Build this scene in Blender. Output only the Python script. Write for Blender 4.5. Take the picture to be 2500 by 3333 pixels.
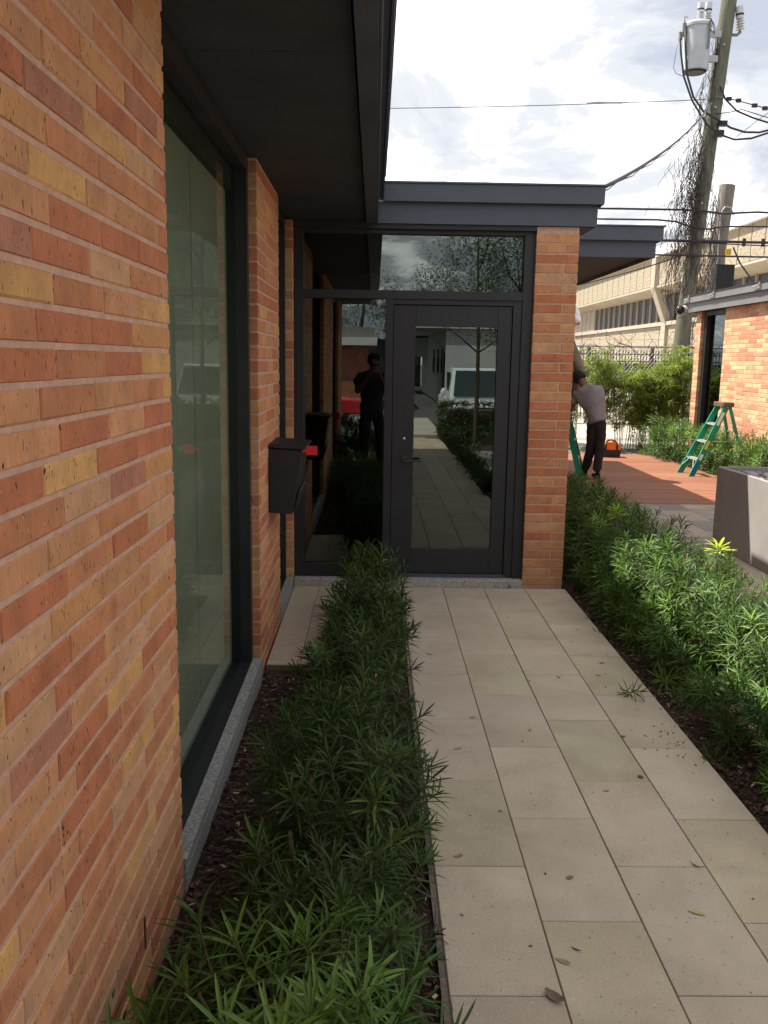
import bpy, bmesh, math, random
from mathutils import Vector, Matrix, Euler, noise

R = random.Random(11)
PI = math.pi
for o in list(bpy.data.objects):
    bpy.data.objects.remove(o)
sc = bpy.context.scene
COL = sc.collection

# ------------------------------------------------------------------ camera
yaw, pitch, roll, FL, CH = 0.01314, 0.17112, 0.01527, 2861.8, 1.6578
fw = Vector((math.sin(yaw) * math.cos(pitch), math.cos(yaw) * math.cos(pitch), -math.sin(pitch)))
rt = Vector((math.cos(yaw), -math.sin(yaw), 0))
up = rt.cross(fw)
r2 = rt * math.cos(roll) + up * math.sin(roll)
u2 = -rt * math.sin(roll) + up * math.cos(roll)
cd = bpy.data.cameras.new('camera')
cam = bpy.data.objects.new('camera', cd)
COL.objects.link(cam)
m = Matrix((r2, u2, -fw)).transposed().to_4x4()
m.translation = (0, 0, CH)
cam.matrix_world = m
cd.sensor_fit = 'VERTICAL'
cd.sensor_height = 24
cd.lens = 24 * FL / 3333
cd.clip_start = 0.02
cd.clip_end = 2000
sc.camera = cam

# ------------------------------------------------------------------ light
EXPOSURE = 0.95
SKY = 0.1
CLOUD_BRIGHT, CLOUD_DARK = 1.32, 0.345
SUN_E = 5.0
sun_dir = Vector((-1.0, 0.5, 1.72)).normalized()      # towards the sun
sd = bpy.data.lights.new('sun', 'SUN')
sd.energy = SUN_E
sd.angle = math.radians(0.53)
sd.color = (1.0, 0.95, 0.86)
sun = bpy.data.objects.new('sun', sd)
COL.objects.link(sun)
sun.rotation_euler = sun_dir.to_track_quat('Z', 'Y').to_euler()
sun.location = (-20, 10, 30)

world = bpy.data.worlds.new('World')
sc.world = world
world.use_nodes = True
nt = world.node_tree
nt.nodes.clear()
N = nt.nodes.new
L = nt.links.new
out = N('ShaderNodeOutputWorld')
bg = N('ShaderNodeBackground')
sky = N('ShaderNodeTexSky')
sky.sky_type = 'NISHITA'
sky.sun_disc = False
sky.sun_elevation = math.asin(sun_dir.z)
sky.sun_rotation = math.atan2(sun_dir.x, sun_dir.y)
bg.inputs['Strength'].default_value = 1.0
skm = N('ShaderNodeVectorMath'); skm.operation = 'SCALE'; skm.inputs['Scale'].default_value = SKY
L(sky.outputs[0], skm.inputs[0])
tc = N('ShaderNodeTexCoord')
sep = N('ShaderNodeSeparateXYZ')
L(tc.outputs['Generated'], sep.inputs[0])
zz = N('ShaderNodeMath'); zz.operation = 'MAXIMUM'; zz.inputs[1].default_value = 0.0
L(sep.outputs['Z'], zz.inputs[0])
za = N('ShaderNodeMath'); za.operation = 'ADD'; za.inputs[1].default_value = 0.28
L(zz.outputs[0], za.inputs[0])
dx = N('ShaderNodeMath'); dx.operation = 'DIVIDE'; L(sep.outputs['X'], dx.inputs[0]); L(za.outputs[0], dx.inputs[1])
dy = N('ShaderNodeMath'); dy.operation = 'DIVIDE'; L(sep.outputs['Y'], dy.inputs[0]); L(za.outputs[0], dy.inputs[1])
cx = N('ShaderNodeCombineXYZ'); L(dx.outputs[0], cx.inputs[0]); L(dy.outputs[0], cx.inputs[1])
cx.inputs[2].default_value = 3.7
def wnoise(scale, detail, rough, dist, loc):
    mp = N('ShaderNodeMapping'); mp.inputs['Location'].default_value = loc
    L(cx.outputs[0], mp.inputs[0])
    n = N('ShaderNodeTexNoise'); n.inputs['Scale'].default_value = scale
    n.inputs['Detail'].default_value = detail; n.inputs['Roughness'].default_value = rough
    n.inputs['Distortion'].default_value = dist
    L(mp.outputs[0], n.inputs['Vector'])
    return n
def wramp(src, stops, interp='EASE'):
    r = N('ShaderNodeValToRGB'); r.color_ramp.interpolation = interp
    cr = r.color_ramp
    while len(cr.elements) > 2: cr.elements.remove(cr.elements[-1])
    for i, (p, c) in enumerate(stops):
        e = cr.elements[i] if i < 2 else cr.elements.new(p)
        e.position = p; e.color = (*c, 1)
    L(src, r.inputs[0])
    return r
n1 = wnoise(1.15, 8, 0.55, 0.35, (3.1, 0.55, 0))
n2 = wnoise(1.7, 7, 0.6, 0.5, (7.3, 2.2, 1.0))
gap = wramp(n1.outputs[0], [(0.60, (0, 0, 0)), (0.78, (1, 1, 1))])
B, D = CLOUD_BRIGHT, CLOUD_DARK
cc = wramp(n2.outputs[0], [(0.43, (D * .95, D * 1.02, D * 1.2)), (0.525, (D * 1.32, D * 1.37, D * 1.46)), (0.605, (B * .83, B * .82, B * .81)), (0.70, (B * 1.15, B * 1.12, B * 1.06))])
mixc = N('ShaderNodeMix'); mixc.data_type = 'RGBA'
gs = N('ShaderNodeMath'); gs.operation = 'MULTIPLY'; gs.inputs[1].default_value = 0.6
L(gap.outputs[0], gs.inputs[0])
L(gs.outputs[0], mixc.inputs['Factor'])
L(cc.outputs[0], mixc.inputs[6]); L(skm.outputs[0], mixc.inputs[7])
L(mixc.outputs[2], bg.inputs['Color'])
L(bg.outputs[0], out.inputs['Surface'])

vs = sc.view_settings
vs.view_transform = 'Standard'
vs.look = 'None'
vs.exposure = EXPOSURE
vs.gamma = 1
vs.use_curve_mapping = False
sc.cycles.max_bounces = 8
sc.cycles.transparent_max_bounces = 12
sc.cycles.glossy_bounces = 5
sc.cycles.use_denoising = True
sc.cycles.sample_clamp_indirect = 6

# ------------------------------------------------------------------ materials
def mat(name, color=(.5, .5, .5), rough=.7, metal=0, spec=.4, **kw):
    M = bpy.data.materials.new(name); M.use_nodes = True
    b = M.node_tree.nodes['Principled BSDF']
    b.inputs['Base Color'].default_value = (*color, 1)
    b.inputs['Roughness'].default_value = rough
    b.inputs['Metallic'].default_value = metal
    b.inputs['Specular IOR Level'].default_value = spec
    return M
class G:
    """small node helper"""
    def __init__(s, M):
        s.M = M; s.t = M.node_tree; s.b = s.t.nodes.get('Principled BSDF'); s.out = s.t.nodes.get('Material Output')
        s.tc = s.t.nodes.new('ShaderNodeTexCoord')
    def n(s, k, **kw):
        x = s.t.nodes.new(k)
        for a, v in kw.items():
            if a in x.inputs.keys(): x.inputs[a].default_value = v
            else: setattr(x, a, v)
        return x
    def l(s, a, b): s.t.links.new(a, b)
    def mp(s, scale=(1, 1, 1), space='Object', rnd=False):
        m_ = s.n('ShaderNodeMapping'); m_.inputs['Scale'].default_value = scale
        if rnd:
            oi = s.n('ShaderNodeObjectInfo')
            a = s.n('ShaderNodeVectorMath', operation='MULTIPLY_ADD')
            cmb = s.n('ShaderNodeCombineXYZ')
            for i in range(3): s.l(oi.outputs['Random'], cmb.inputs[i])
            a.inputs[1].default_value = (37., 53., 71.)
            s.l(cmb.outputs[0], a.inputs[0]); s.l(s.tc.outputs[space], a.inputs[2])
            s.l(a.outputs[0], m_.inputs[0])
        else:
            s.l(s.tc.outputs[space], m_.inputs[0])
        return m_.outputs[0]
    def noise(s, vec, scale=5, detail=3, rough=.55, dist=0):
        x = s.n('ShaderNodeTexNoise'); x.inputs['Scale'].default_value = scale; x.inputs['Detail'].default_value = detail
        x.inputs['Roughness'].default_value = rough; x.inputs['Distortion'].default_value = dist
        s.l(vec, x.inputs['Vector']); return x.outputs[0]
    def ramp(s, src, stops, interp='LINEAR'):
        r = s.n('ShaderNodeValToRGB'); r.color_ramp.interpolation = interp
        cr = r.color_ramp
        for i, (p, c) in enumerate(stops):
            e = cr.elements[i] if i < 2 else cr.elements.new(p)
            e.position = p; e.color = (*(c if hasattr(c, '__len__') else (c, c, c)), 1)
        s.l(src, r.inputs[0]); return r.outputs[0]
    def mix(s, a, b, f, mode='MIX'):
        x = s.n('ShaderNodeMix'); x.data_type = 'RGBA'; x.blend_type = mode
        for v, i in ((a, 6), (b, 7), (f, 0)):
            if isinstance(v, (int, float)) and i == 0: x.inputs[0].default_value = v
            elif isinstance(v, (tuple, list)): x.inputs[i].default_value = (*v, 1)
            else: s.l(v, x.inputs[i])
        return x.outputs[2]
    def bump(s, h, strength=.3, dist=.01):
        x = s.n('ShaderNodeBump'); x.inputs['Strength'].default_value = strength; x.inputs['Distance'].default_value = dist
        s.l(h, x.inputs['Height']); s.l(x.outputs[0], s.b.inputs['Normal'])
    def col(s, c): s.l(c, s.b.inputs['Base Color'])

def noisy(name, color, var=.25, scale=8, rough=.75, bump=.15, bscale=60, bdist=.004, spec=.35, metal=0, c2=None, stretch=(1, 1, 1), objcol=False, rvar=0):
    M = mat(name, color, rough, metal, spec); g = G(M)
    v = g.mp(stretch)
    n = g.noise(v, scale, 5, .6)
    lo = c2 or tuple(c * (1 - var) for c in color); hi = tuple(min(1, c * (1 + var)) for c in color)
    c = g.ramp(n, [(.32, lo), (.68, hi)])
    if objcol:
        oi = g.n('ShaderNodeObjectInfo')
        c = g.mix(c, oi.outputs['Color'], 1.0, 'MULTIPLY')
    g.col(c)
    if bump: g.bump(g.noise(v, bscale, 4, .6), bump, bdist)
    if rvar:
        rr = g.ramp(n, [(.3, rough - rvar), (.7, rough + rvar)]); g.l(rr, g.b.inputs['Roughness'])
    return M

def brick_mat(name, attr=False):
    M = mat(name, (.4, .2, .1), .82, 0, .25); g = G(M)
    if attr:
        a = g.n('ShaderNodeVertexColor'); a.layer_name = 'col'; base = a.outputs[0]; v = g.mp((1, 1, 1))
    else:
        oi = g.n('ShaderNodeObjectInfo'); base = oi.outputs['Color']; v = g.mp((1, 1, 1), rnd=True)
    # tone drift across a unit
    t = g.noise(v, 9, 3, .6); tr = g.ramp(t, [(.3, (.82, .80, .80)), (.7, (1.16, 1.13, 1.08))])
    c = g.mix(base, tr, 1.0, 'MULTIPLY')
    # fine wire-cut vertical combing
    ms = g.n('ShaderNodeMapping'); ms.inputs['Scale'].default_value = (260, 260, 22); g.l(v, ms.inputs[0])
    st = g.noise(ms.outputs[0], 1, 3, .6); sr = g.ramp(st, [(.3, (.82, .81, .80)), (.7, (1.12, 1.12, 1.12))])
    c = g.mix(c, sr, .75, 'MULTIPLY')
    # dark slits
    m2 = g.n('ShaderNodeMapping'); m2.inputs['Scale'].default_value = (170, 170, 50); g.l(v, m2.inputs[0])
    sl = g.noise(m2.outputs[0], 1, 1.5, .5); slr = g.ramp(sl, [(.29, 1), (.325, 0)])
    c = g.mix(c, (.055, .032, .022), slr)
    # pale grit
    m3 = g.n('ShaderNodeMapping'); m3.inputs['Scale'].default_value = (170, 170, 90); g.l(v, m3.inputs[0])
    gr = g.noise(m3.outputs[0], 1.0, 1, .5); grr = g.ramp(gr, [(.74, 0), (.77, 1)])
    c = g.mix(c, (.62, .42, .27), grr)
    sm = g.ramp(g.noise(v, 16, 6, .7, 1.2), [(.66, 0), (.74, .55)])
    c = g.mix(c, (.47, .32, .25), sm)
    g.col(c)
    h = g.mix(sr, (0, 0, 0), slr)
    g.bump(h, .55, .0018)
    return M
M = {}
M['brick'] = brick_mat('brick')
M['brick_joined'] = brick_mat('brick_joined', True)
M['mortar'] = noisy('mortar', (.52, .325, .230), .14, 30, .9, .35, 240, .0015)
def metal_dark(name, c, rough=.42):
    Mx = mat(name, c, rough, 0, .45); g = G(Mx)
    n = g.noise(g.mp(), 3, 4, .6)
    g.col(g.ramp(n, [(.3, tuple(x * .86 for x in c)), (.7, tuple(x * 1.12 for x in c))]))
    g.l(g.ramp(n, [(.3, rough - .07), (.7, rough + .1)]), g.b.inputs['Roughness'])
    g.bump(g.noise(g.mp(), 5, 2), .05, .01)
    return Mx
M['fascia'] = metal_dark('fascia_metal', (.068, .080, .104), .5)
M['frame'] = metal_dark('window_frame_metal', (.017, .017, .0185), .46)
M['soffit'] = noisy('soffit_board', (.038, .042, .049), .2, 2.5, .75, .1, 90)
M['sill'] = noisy('cast_stone', (.34, .33, .31), .25, 90, .85, .5, 160, .003, c2=(.17, .165, .155))
# terrazzo threshold
def terr():
    Mx = mat('terrazzo', (.35, .33, .3), .7); g = G(Mx)
    vo = g.n('ShaderNodeTexVoronoi'); vo.inputs['Scale'].default_value = 110; g.l(g.mp(), vo.inputs['Vector'])
    c = g.ramp(vo.outputs['Color'], [(.2, (.16, .15, .14)), (.45, (.36, .33, .29)), (.8, (.52, .48, .42))])
    g.col(g.mix(c, (.33, .30, .26), .45)); g.bump(vo.outputs['Distance'], .3, .003)
    return Mx
M['terrazzo'] = terr()
def paver_mat(name):
    Mx = mat(name, (.45, .4, .34), .8, 0, .3); g = G(Mx)
    oi = g.n('ShaderNodeObjectInfo'); v = g.mp(rnd=True)
    a = g.ramp(g.noise(v, 3.2, 5, .6, .3), [(.3, (.86, .85, .83)), (.7, (1.08, 1.08, 1.08))])
    c = g.mix(oi.outputs['Color'], a, 1, 'MULTIPLY')
    f = g.ramp(g.noise(v, 260, 2, .6), [(.35, (.88, .88, .88)), (.65, (1.1, 1.1, 1.1))])
    c = g.mix(c, f, .9, 'MULTIPLY')
    pit = g.ramp(g.noise(v, 95, 1, .5), [(.23, 1), (.27, 0)])
    c = g.mix(c, (.16, .13, .1), pit)
    sp = g.ramp(g.noise(v, 180, 1, .5), [(.72, 0), (.76, 1)])
    c = g.mix(c, (.7, .66, .6), sp)
    st = g.ramp(g.noise(v, 1.4, 4, .65, .8), [(.35, (.90, .885, .86)), (.62, (1.03, 1.03, 1.03))])
    c = g.mix(c, st, 1, 'MULTIPLY')
    g.col(c); g.bump(g.noise(v, 220, 3, .6), .25, .0012)
    return Mx
M['paver'] = paver_mat('paver')
M['sand'] = noisy('joint_sand', (.16, .13, .10), .3, 60, .95, .4, 200)
M['slate'] = paver_mat('slate')
def wood_deck():
    Mx = mat('deck_wood', (.36, .12, .055), .62, 0, .35); g = G(Mx)
    v = g.mp((1.2, 26, 20), rnd=True)
    n = g.noise(v, 3.5, 5, .65, .2)
    c = g.ramp(n, [(.28, (.18, .072, .040)), (.5, (.26, .108, .060)), (.74, (.34, .150, .088))])
    oi = g.n('ShaderNodeObjectInfo')
    g.col(g.mix(c, oi.outputs['Color'], 1, 'MULTIPLY')); g.bump(n, .2, .002)
    return Mx
M['deck'] = wood_deck()
M['mulch'] = noisy('mulch', (.055, .032, .022), .6, 40, .95, 1.0, 70, .02, c2=(.018, .011, .008))
def chips():
    Mx = mat('mulch_chips', (.1, .05, .03), .9); g = G(Mx)
    a = g.n('ShaderNodeVertexColor'); a.layer_name = 'col'; g.col(a.outputs[0]); return Mx
M['vcol'] = chips()
M['gravel'] = noisy('gravel', (.26, .25, .235), .45, 38, .9, .9, 55, .02, c2=(.10, .095, .09))
M['asphalt'] = noisy('asphalt', (.085, .083, .08), .3, 2, .92, .5, 150, .004)
M['lot'] = noisy('pale_concrete', (.42, .37, .30), .2, 1.5, .9, .3, 60, .004)
M['ground'] = noisy('ground_soil', (.20, .17, .13), .3, .6, .95, .3, 30, .01)
M['board'] = noisy('plaster', (.42, .43, .41), .06, 3, .9, 0)
M['shade'] = noisy('veil_shade', (.42, .415, .37), .12, 2.2, .85, .05, 500, .0005)  # pale sheet behind the side window, added for its greenish veil
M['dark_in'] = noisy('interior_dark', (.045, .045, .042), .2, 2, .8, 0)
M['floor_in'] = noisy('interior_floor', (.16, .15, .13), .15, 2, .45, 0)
def leaf_mat(name, c1, c2, trans=.25, rough=.42, spec=.45):
    Mx = mat(name, c1, rough, 0, spec); g = G(Mx)
    oi = g.n('ShaderNodeObjectInfo')
    n = g.noise(g.mp((1, 1, 1), rnd=True), 14, 2)
    ad = g.n('ShaderNodeMath', operation='MULTIPLY_ADD'); ad.inputs[1].default_value = .55
    g.l(oi.outputs['Random'], ad.inputs[0])
    ml = g.n('ShaderNodeMath', operation='MULTIPLY'); ml.inputs[1].default_value = .45; g.l(n, ml.inputs[0]); g.l(ml.outputs[0], ad.inputs[2])
    c = g.ramp(ad.outputs[0], [(.15, c1), (.9, c2)])
    c = g.mix(c, oi.outputs['Color'], 1, 'MULTIPLY')
    g.col(c)
    tr = g.n('ShaderNodeBsdfTranslucent'); g.l(g.mix(c, (1.0, 1.15, .5), 1, 'MULTIPLY'), tr.inputs['Color'])
    ms = g.n('ShaderNodeMixShader'); ms.inputs[0].default_value = trans
    g.l(g.b.outputs[0], ms.inputs[1]); g.l(tr.outputs[0], ms.inputs[2]); g.l(ms.outputs[0], g.out.inputs['Surface'])
    return Mx
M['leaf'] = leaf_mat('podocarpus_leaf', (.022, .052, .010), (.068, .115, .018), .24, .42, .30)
M['leaf_fresh'] = leaf_mat('fresh_leaf', (.075, .135, .026), (.13, .21, .045), .3, .5, .3)  # paler green of new growth
M['bamboo'] = leaf_mat('bamboo_leaf', (.17, .22, .035), (.30, .35, .09), .4, .6, .25)
M['tree'] = leaf_mat('tree_leaf', (.04, .075, .02), (.09, .13, .035), .3, .5)
M['boxleaf'] = leaf_mat('box_leaf', (.03, .06, .02), (.06, .10, .03), .2, .5)
M['twig'] = noisy('twig', (.09, .075, .035), .3, 40, .85, .2, 100)
M['cane'] = noisy('bamboo_cane', (.20, .19, .08), .25, 20, .7, .1, 60)
M['vine'] = noisy('dry_vine', (.075, .055, .05), .3, 10, .95, 0)
def pole_mat(name, a, b, c3):
    Mx = mat(name, a, .9, 0, .2); g = G(Mx)
    v = g.mp((9, 9, .9)); n = g.noise(v, 2.6, 6, .7, .2)
    c = g.ramp(n, [(.25, c3), (.5, a), (.75, b)]); g.col(c); g.bump(n, .6, .02)
    return Mx
M['pole'] = pole_mat('treated_pole', (.155, .155, .115), (.22, .225, .17), (.085, .082, .065))
M['oldpole'] = pole_mat('weathered_pole', (.24, .215, .185), (.34, .31, .27), (.09, .08, .07))
M['galv'] = mat('galvanised', (.42, .43, .43), .5, .25)
M['tank'] = metal_dark('transformer_paint', (.46, .50, .52), .4)
M['porcelain'] = mat('porcelain', (.60, .62, .64), .25)
M['black'] = mat('black_rubber', (.018, .018, .02), .55)
M['wire'] = mat('cable_black', (.035, .035, .04), .6)
M['alloy'] = mat('wire_alloy', (.2, .2, .2), .5)
def aggregate():
    Mx = mat('exposed_aggregate', (.5, .43, .32), .9); g = G(Mx)
    v = g.mp(); n = g.noise(v, 9, 4, .75)
    vo = g.n('ShaderNodeTexVoronoi'); vo.inputs['Scale'].default_value = 8; g.l(v, vo.inputs['Vector'])
    c = g.ramp(n, [(.3, (.16, .13, .09)), (.5, (.35, .295, .215)), (.7, (.50, .43, .33))])
    g.col(c); g.bump(g.mix(n, vo.outputs['Distance'], .5), .9, .06); return Mx
M['aggregate'] = aggregate()
M['concrete'] = noisy('smooth_concrete', (.40, .355, .285), .12, 1.2, .85, .1, 20)
M['jointdark'] = noisy('panel_joint', (.12, .11, .095), .1, 2, .9, 0)
M['officeglass'] = mat('office_glass', (.035, .036, .042), .45, 0, .3)
M['greyconcrete'] = noisy('planter_concrete', (.285, .265, .245), .12, 2.2, .78, .12, 60, .002)
M['pebble'] = noisy('pebble', (.19, .185, .19), .25, 20, .6, .1, 60, .001, objcol=True)
M['green_fg'] = noisy('green_fibreglass', (.012, .25, .15), .12, 6, .45, 0)
M['alu'] = mat('step_aluminium', (.62, .63, .64), .35, .5)
M['ladder_cap'] = noisy('ladder_cap', (.13, .08, .055), .5, 30, .7, 0)
M['white'] = mat('white_label', (.72, .72, .70), .5)
M['yellow'] = mat('yellow_label', (.75, .5, .03), .5)
M['blue_lab'] = mat('blue_label', (.03, .1, .25), .5)
M['mailbox'] = metal_dark('mailbox_paint', (.014, .0125, .011), .5)
M['red'] = mat('flag_red', (.62, .015, .02), .5)
M['skin'] = noisy('skin_brown', (.16, .075, .045), .1, 10, .55, 0)
M['cap'] = noisy('dark_hair', (.012, .011, .011), .2, 60, .9, .3, 300)
M['shirt'] = noisy('grey_shirt', (.215, .205, .215), .1, 6, .9, .5, 14, .03)
M['jeans'] = noisy('dark_jeans', (.022, .021, .024), .25, 12, .9, .4, 25, .02)
M['shoe'] = mat('black_shoe', (.012, .012, .012), .6)
M['khaki'] = noisy('khaki_cloth', (.19, .160, .110), .12, 8, .9, .5, 20, .02)
M['wshirt'] = noisy('white_shirt', (.72, .70, .74), .06, 8, .9, .5, 18, .02)
M['darkcloth'] = noisy('dark_cloth', (.03, .028, .03), .2, 8, .9, .2, 20, .02)
M['orange'] = noisy('orange_canvas', (.72, .17, .03), .1, 12, .8, .4, 30, .01)
M['truck'] = mat('white_paint', (.72, .74, .74), .25, 0, .6)
M['redcar'] = mat('red_paint', (.45, .02, .03), .25, 0, .6)
M['chrome'] = mat('chrome', (.6, .62, .65), .15, 1)
M['lamp'] = mat('headlamp_lens', (.5, .5, .5), .15)
M['wall_white'] = noisy('painted_block', (.62, .64, .62), .06, 1, .8, .05, 30)
M['purple'] = mat('purple_petal', (.16, .03, .33), .6)
M['deadleaf'] = noisy('dead_leaf', (1, 1, 1), .25, 60, .8, .2, 100, .001, objcol=True)
M['fencedark'] = mat('black_fence', (.02, .02, .022), .6)
M['screen'] = noisy('privacy_screen', (.04, .042, .045), .25, 1.5, .9, .3, 6)
M['teal'] = mat('teal_tape', (.02, .22, .28), .5)
M['camlens'] = mat('camera_dome', (.02, .02, .02), .1)

def glass(name, tint=(.45, .52, .47), ior=2.2, gcol=(.80, .9, .84)):
    Mx = bpy.data.materials.new(name); Mx.use_nodes = True
    t = Mx.node_tree; t.nodes.clear()
    o = t.nodes.new('ShaderNodeOutputMaterial'); mx = t.nodes.new('ShaderNodeMixShader')
    f = t.nodes.new('ShaderNodeFresnel'); f.inputs['IOR'].default_value = ior
    a = t.nodes.new('ShaderNodeBsdfTransparent'); a.inputs['Color'].default_value = (*tint, 1)
    g = t.nodes.new('ShaderNodeBsdfGlossy'); g.inputs['Color'].default_value = (*gcol, 1); g.inputs['Roughness'].default_value = 0.0
    bp = t.nodes.new('ShaderNodeBump'); bp.inputs['Strength'].default_value = .02; bp.inputs['Distance'].default_value = .02
    nz = t.nodes.new('ShaderNodeTexNoise'); nz.inputs['Scale'].default_value = 1.3; nz.inputs['Detail'].default_value = 1
    tc_ = t.nodes.new('ShaderNodeTexCoord')
    t.links.new(tc_.outputs['Object'], nz.inputs['Vector']); t.links.new(nz.outputs[0], bp.inputs['Height']); t.links.new(bp.outputs[0], g.inputs['Normal'])
    gm = t.nodes.new('ShaderNodeNewGeometry'); iv = t.nodes.new('ShaderNodeMath'); iv.operation = 'SUBTRACT'; iv.inputs[0].default_value = 1.0
    mu = t.nodes.new('ShaderNodeMath'); mu.operation = 'MULTIPLY'
    t.links.new(gm.outputs['Backfacing'], iv.inputs[1]); t.links.new(iv.outputs[0], mu.inputs[0]); t.links.new(f.outputs[0], mu.inputs[1])
    t.links.new(mu.outputs[0], mx.inputs[0]); t.links.new(a.outputs[0], mx.inputs[1]); t.links.new(g.outputs[0], mx.inputs[2])
    t.links.new(mx.outputs[0], o.inputs['Surface'])
    return Mx
M['glass'] = glass('entrance_glass', ior=2.3)
M['glass_side'] = glass('tinted_green_glass', (.80, .84, .78), 1.7, (.78, .86, .78))
M['car_glass'] = mat('car_glass', (.03, .05, .05), .08, 0, .8)

# ------------------------------------------------------------------ mesh helpers
class MB:
    def __init__(s):
        s.v = []; s.f = []; s.m = []; s.c = []; s.cm = (1, 1, 1); s.usec = False; s.mi = 0
    def add(s, vs_, fs):
        b = len(s.v); s.v += [tuple(p) for p in vs_]
        for f in fs:
            s.f.append([b + i for i in f]); s.m.append(s.mi); s.c.append(s.cm)
        return s
    def box(s, x0, x1, y0, y1, z0, z1):
        s.add([(x0, y0, z0), (x1, y0, z0), (x1, y1, z0), (x0, y1, z0), (x0, y0, z1), (x1, y0, z1), (x1, y1, z1), (x0, y1, z1)],
              [(0, 3, 2, 1), (4, 5, 6, 7), (0, 1, 5, 4), (1, 2, 6, 5), (2, 3, 7, 6), (3, 0, 4, 7)])
        return s
    def obox(s, c, ax, ay, az):
        c = Vector(c); ax = Vector(ax); ay = Vector(ay); az = Vector(az)
        P = [c + ax * i + ay * j + az * k for k in (-1, 1) for (i, j) in ((-1, -1), (1, -1), (1, 1), (-1, 1))]
        s.add(P, [(0, 3, 2, 1), (4, 5, 6, 7), (0, 1, 5, 4), (1, 2, 6, 5), (2, 3, 7, 6), (3, 0, 4, 7)]); return s
    def bar(s, a, b, w, t, side=(0, 1, 0)):
        a = Vector(a); b = Vector(b); d = (b - a); ln = d.length; d.normalize()
        sd_ = Vector(side); sd_ = (sd_ - d * sd_.dot(d)).normalized(); n = d.cross(sd_)
        return s.obox((a + b) / 2, sd_ * w / 2, n * t / 2, d * ln / 2)
    def tube(s, pts, r, n=8, caps=True):
        pts = [Vector(p) for p in pts]
        rs = r if hasattr(r, '__len__') else [r] * len(pts)
        V = []; F = []
        prev = None
        for i, p in enumerate(pts):
            d = (pts[min(i + 1, len(pts) - 1)] - pts[max(i - 1, 0)])
            if d.length < 1e-9: d = Vector((0, 0, 1))
            d.normalize()
            if prev is None:
                u = d.orthogonal().normalized()
            else:
                u = (prev - d * prev.dot(d))
                u = u.normalized() if u.length > 1e-6 else d.orthogonal().normalized()
            prev = u; w = d.cross(u)
            for k in range(n):
                a = 2 * PI * k / n
                V.append(p + (u * math.cos(a) + w * math.sin(a)) * rs[i])
        for i in range(len(pts) - 1):
            for k in range(n):
                a = i * n + k; b = i * n + (k + 1) % n
                F.append((a, b, b + n, a + n))
        if caps:
            F.append(tuple(range(n - 1, -1, -1))); F.append(tuple((len(pts) - 1) * n + k for k in range(n)))
        s.add(V, F); return s
    def lathe(s, c, prof, n=20, axis='z'):
        c = Vector(c); V = []; F = []
        for (r, h) in prof:
            for k in range(n):
                a = 2 * PI * k / n
                q = Vector((r * math.cos(a), r * math.sin(a), h))
                if axis == 'y': q = Vector((q.x, q.z, q.y))
                if axis == 'x': q = Vector((q.z, q.x, q.y))
                V.append(c + q)
        for i in range(len(prof) - 1):
            for k in range(n):
                a = i * n + k; b = i * n + (k + 1) % n
                F.append((a, b, b + n, a + n))
        F.append(tuple(range(n - 1, -1, -1))); F.append(tuple((len(prof) - 1) * n + k for k in range(n)))
        s.add(V, F); return s
    def prism(s, poly, axis, a, b):
        """poly of 2D points extruded along axis"""
        def P(u, v, w):
            return {'x': (w, u, v), 'y': (u, w, v), 'z': (u, v, w)}[axis]
        n = len(poly)
        V = [P(u, v, a) for u, v in poly] + [P(u, v, b) for u, v in poly]
        F = [tuple(range(n - 1, -1, -1)), tuple(range(n, 2 * n))] + [(i, (i + 1) % n, n + (i + 1) % n, n + i) for i in range(n)]
        s.add(V, F); return s
    def sphere(s, c, r, n=10, m_=7, sq=(1, 1, 1)):
        V = []; F = []
        c = Vector(c)
        for i in range(m_ + 1):
            t = PI * i / m_
            for k in range(n):
                a = 2 * PI * k / n
                V.append(c + Vector((r * sq[0] * math.sin(t) * math.cos(a), r * sq[1] * math.sin(t) * math.sin(a), r * sq[2] * math.cos(t))))
        for i in range(m_):
            for k in range(n):
                a = i * n + k; b = i * n + (k + 1) % n
                F.append((a + n, b + n, b, a))
        s.add(V, F); return s
    def mesh(s, name, mats, smooth=False, bevel=0, sm_ang=None):
        me = bpy.data.meshes.new(name)
        me.from_pydata(s.v, [], s.f)
        for mm in (mats if isinstance(mats, (list, tuple)) else [mats]): me.materials.append(mm)
        if max(s.m or [0]): me.polygons.foreach_set('material_index', s.m)
        if s.usec:
            ca = me.color_attributes.new('col', 'FLOAT_COLOR', 'CORNER')
            dat = []
            for p, c in zip(me.polygons, s.c): dat += [*c, 1.0] * p.loop_total
            ca.data.foreach_set('color', dat)
        bm = bmesh.new(); bm.from_mesh(me)
        bmesh.ops.recalc_face_normals(bm, faces=bm.faces)
        if bevel:
            bmesh.ops.bevel(bm, geom=[e for e in bm.edges if e.is_manifold and e.calc_face_angle(0) > .5], offset=bevel, segments=1, affect='EDGES', profile=.5)
        bm.to_mesh(me); bm.free()
        if smooth:
            me.polygons.foreach_set('use_smooth', [True] * len(me.polygons))
            if sm_ang:
                try: me.set_sharp_from_angle(angle=sm_ang)
                except Exception: pass
        me.update()
        return me
    def build(s, name, mats, parent=None, local=False, **kw):
        stuff = kw.pop('stuff', False)
        o = bpy.data.objects.new(name, s.mesh(name, mats, **kw))
        return link(o, parent, local, stuff)

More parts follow.
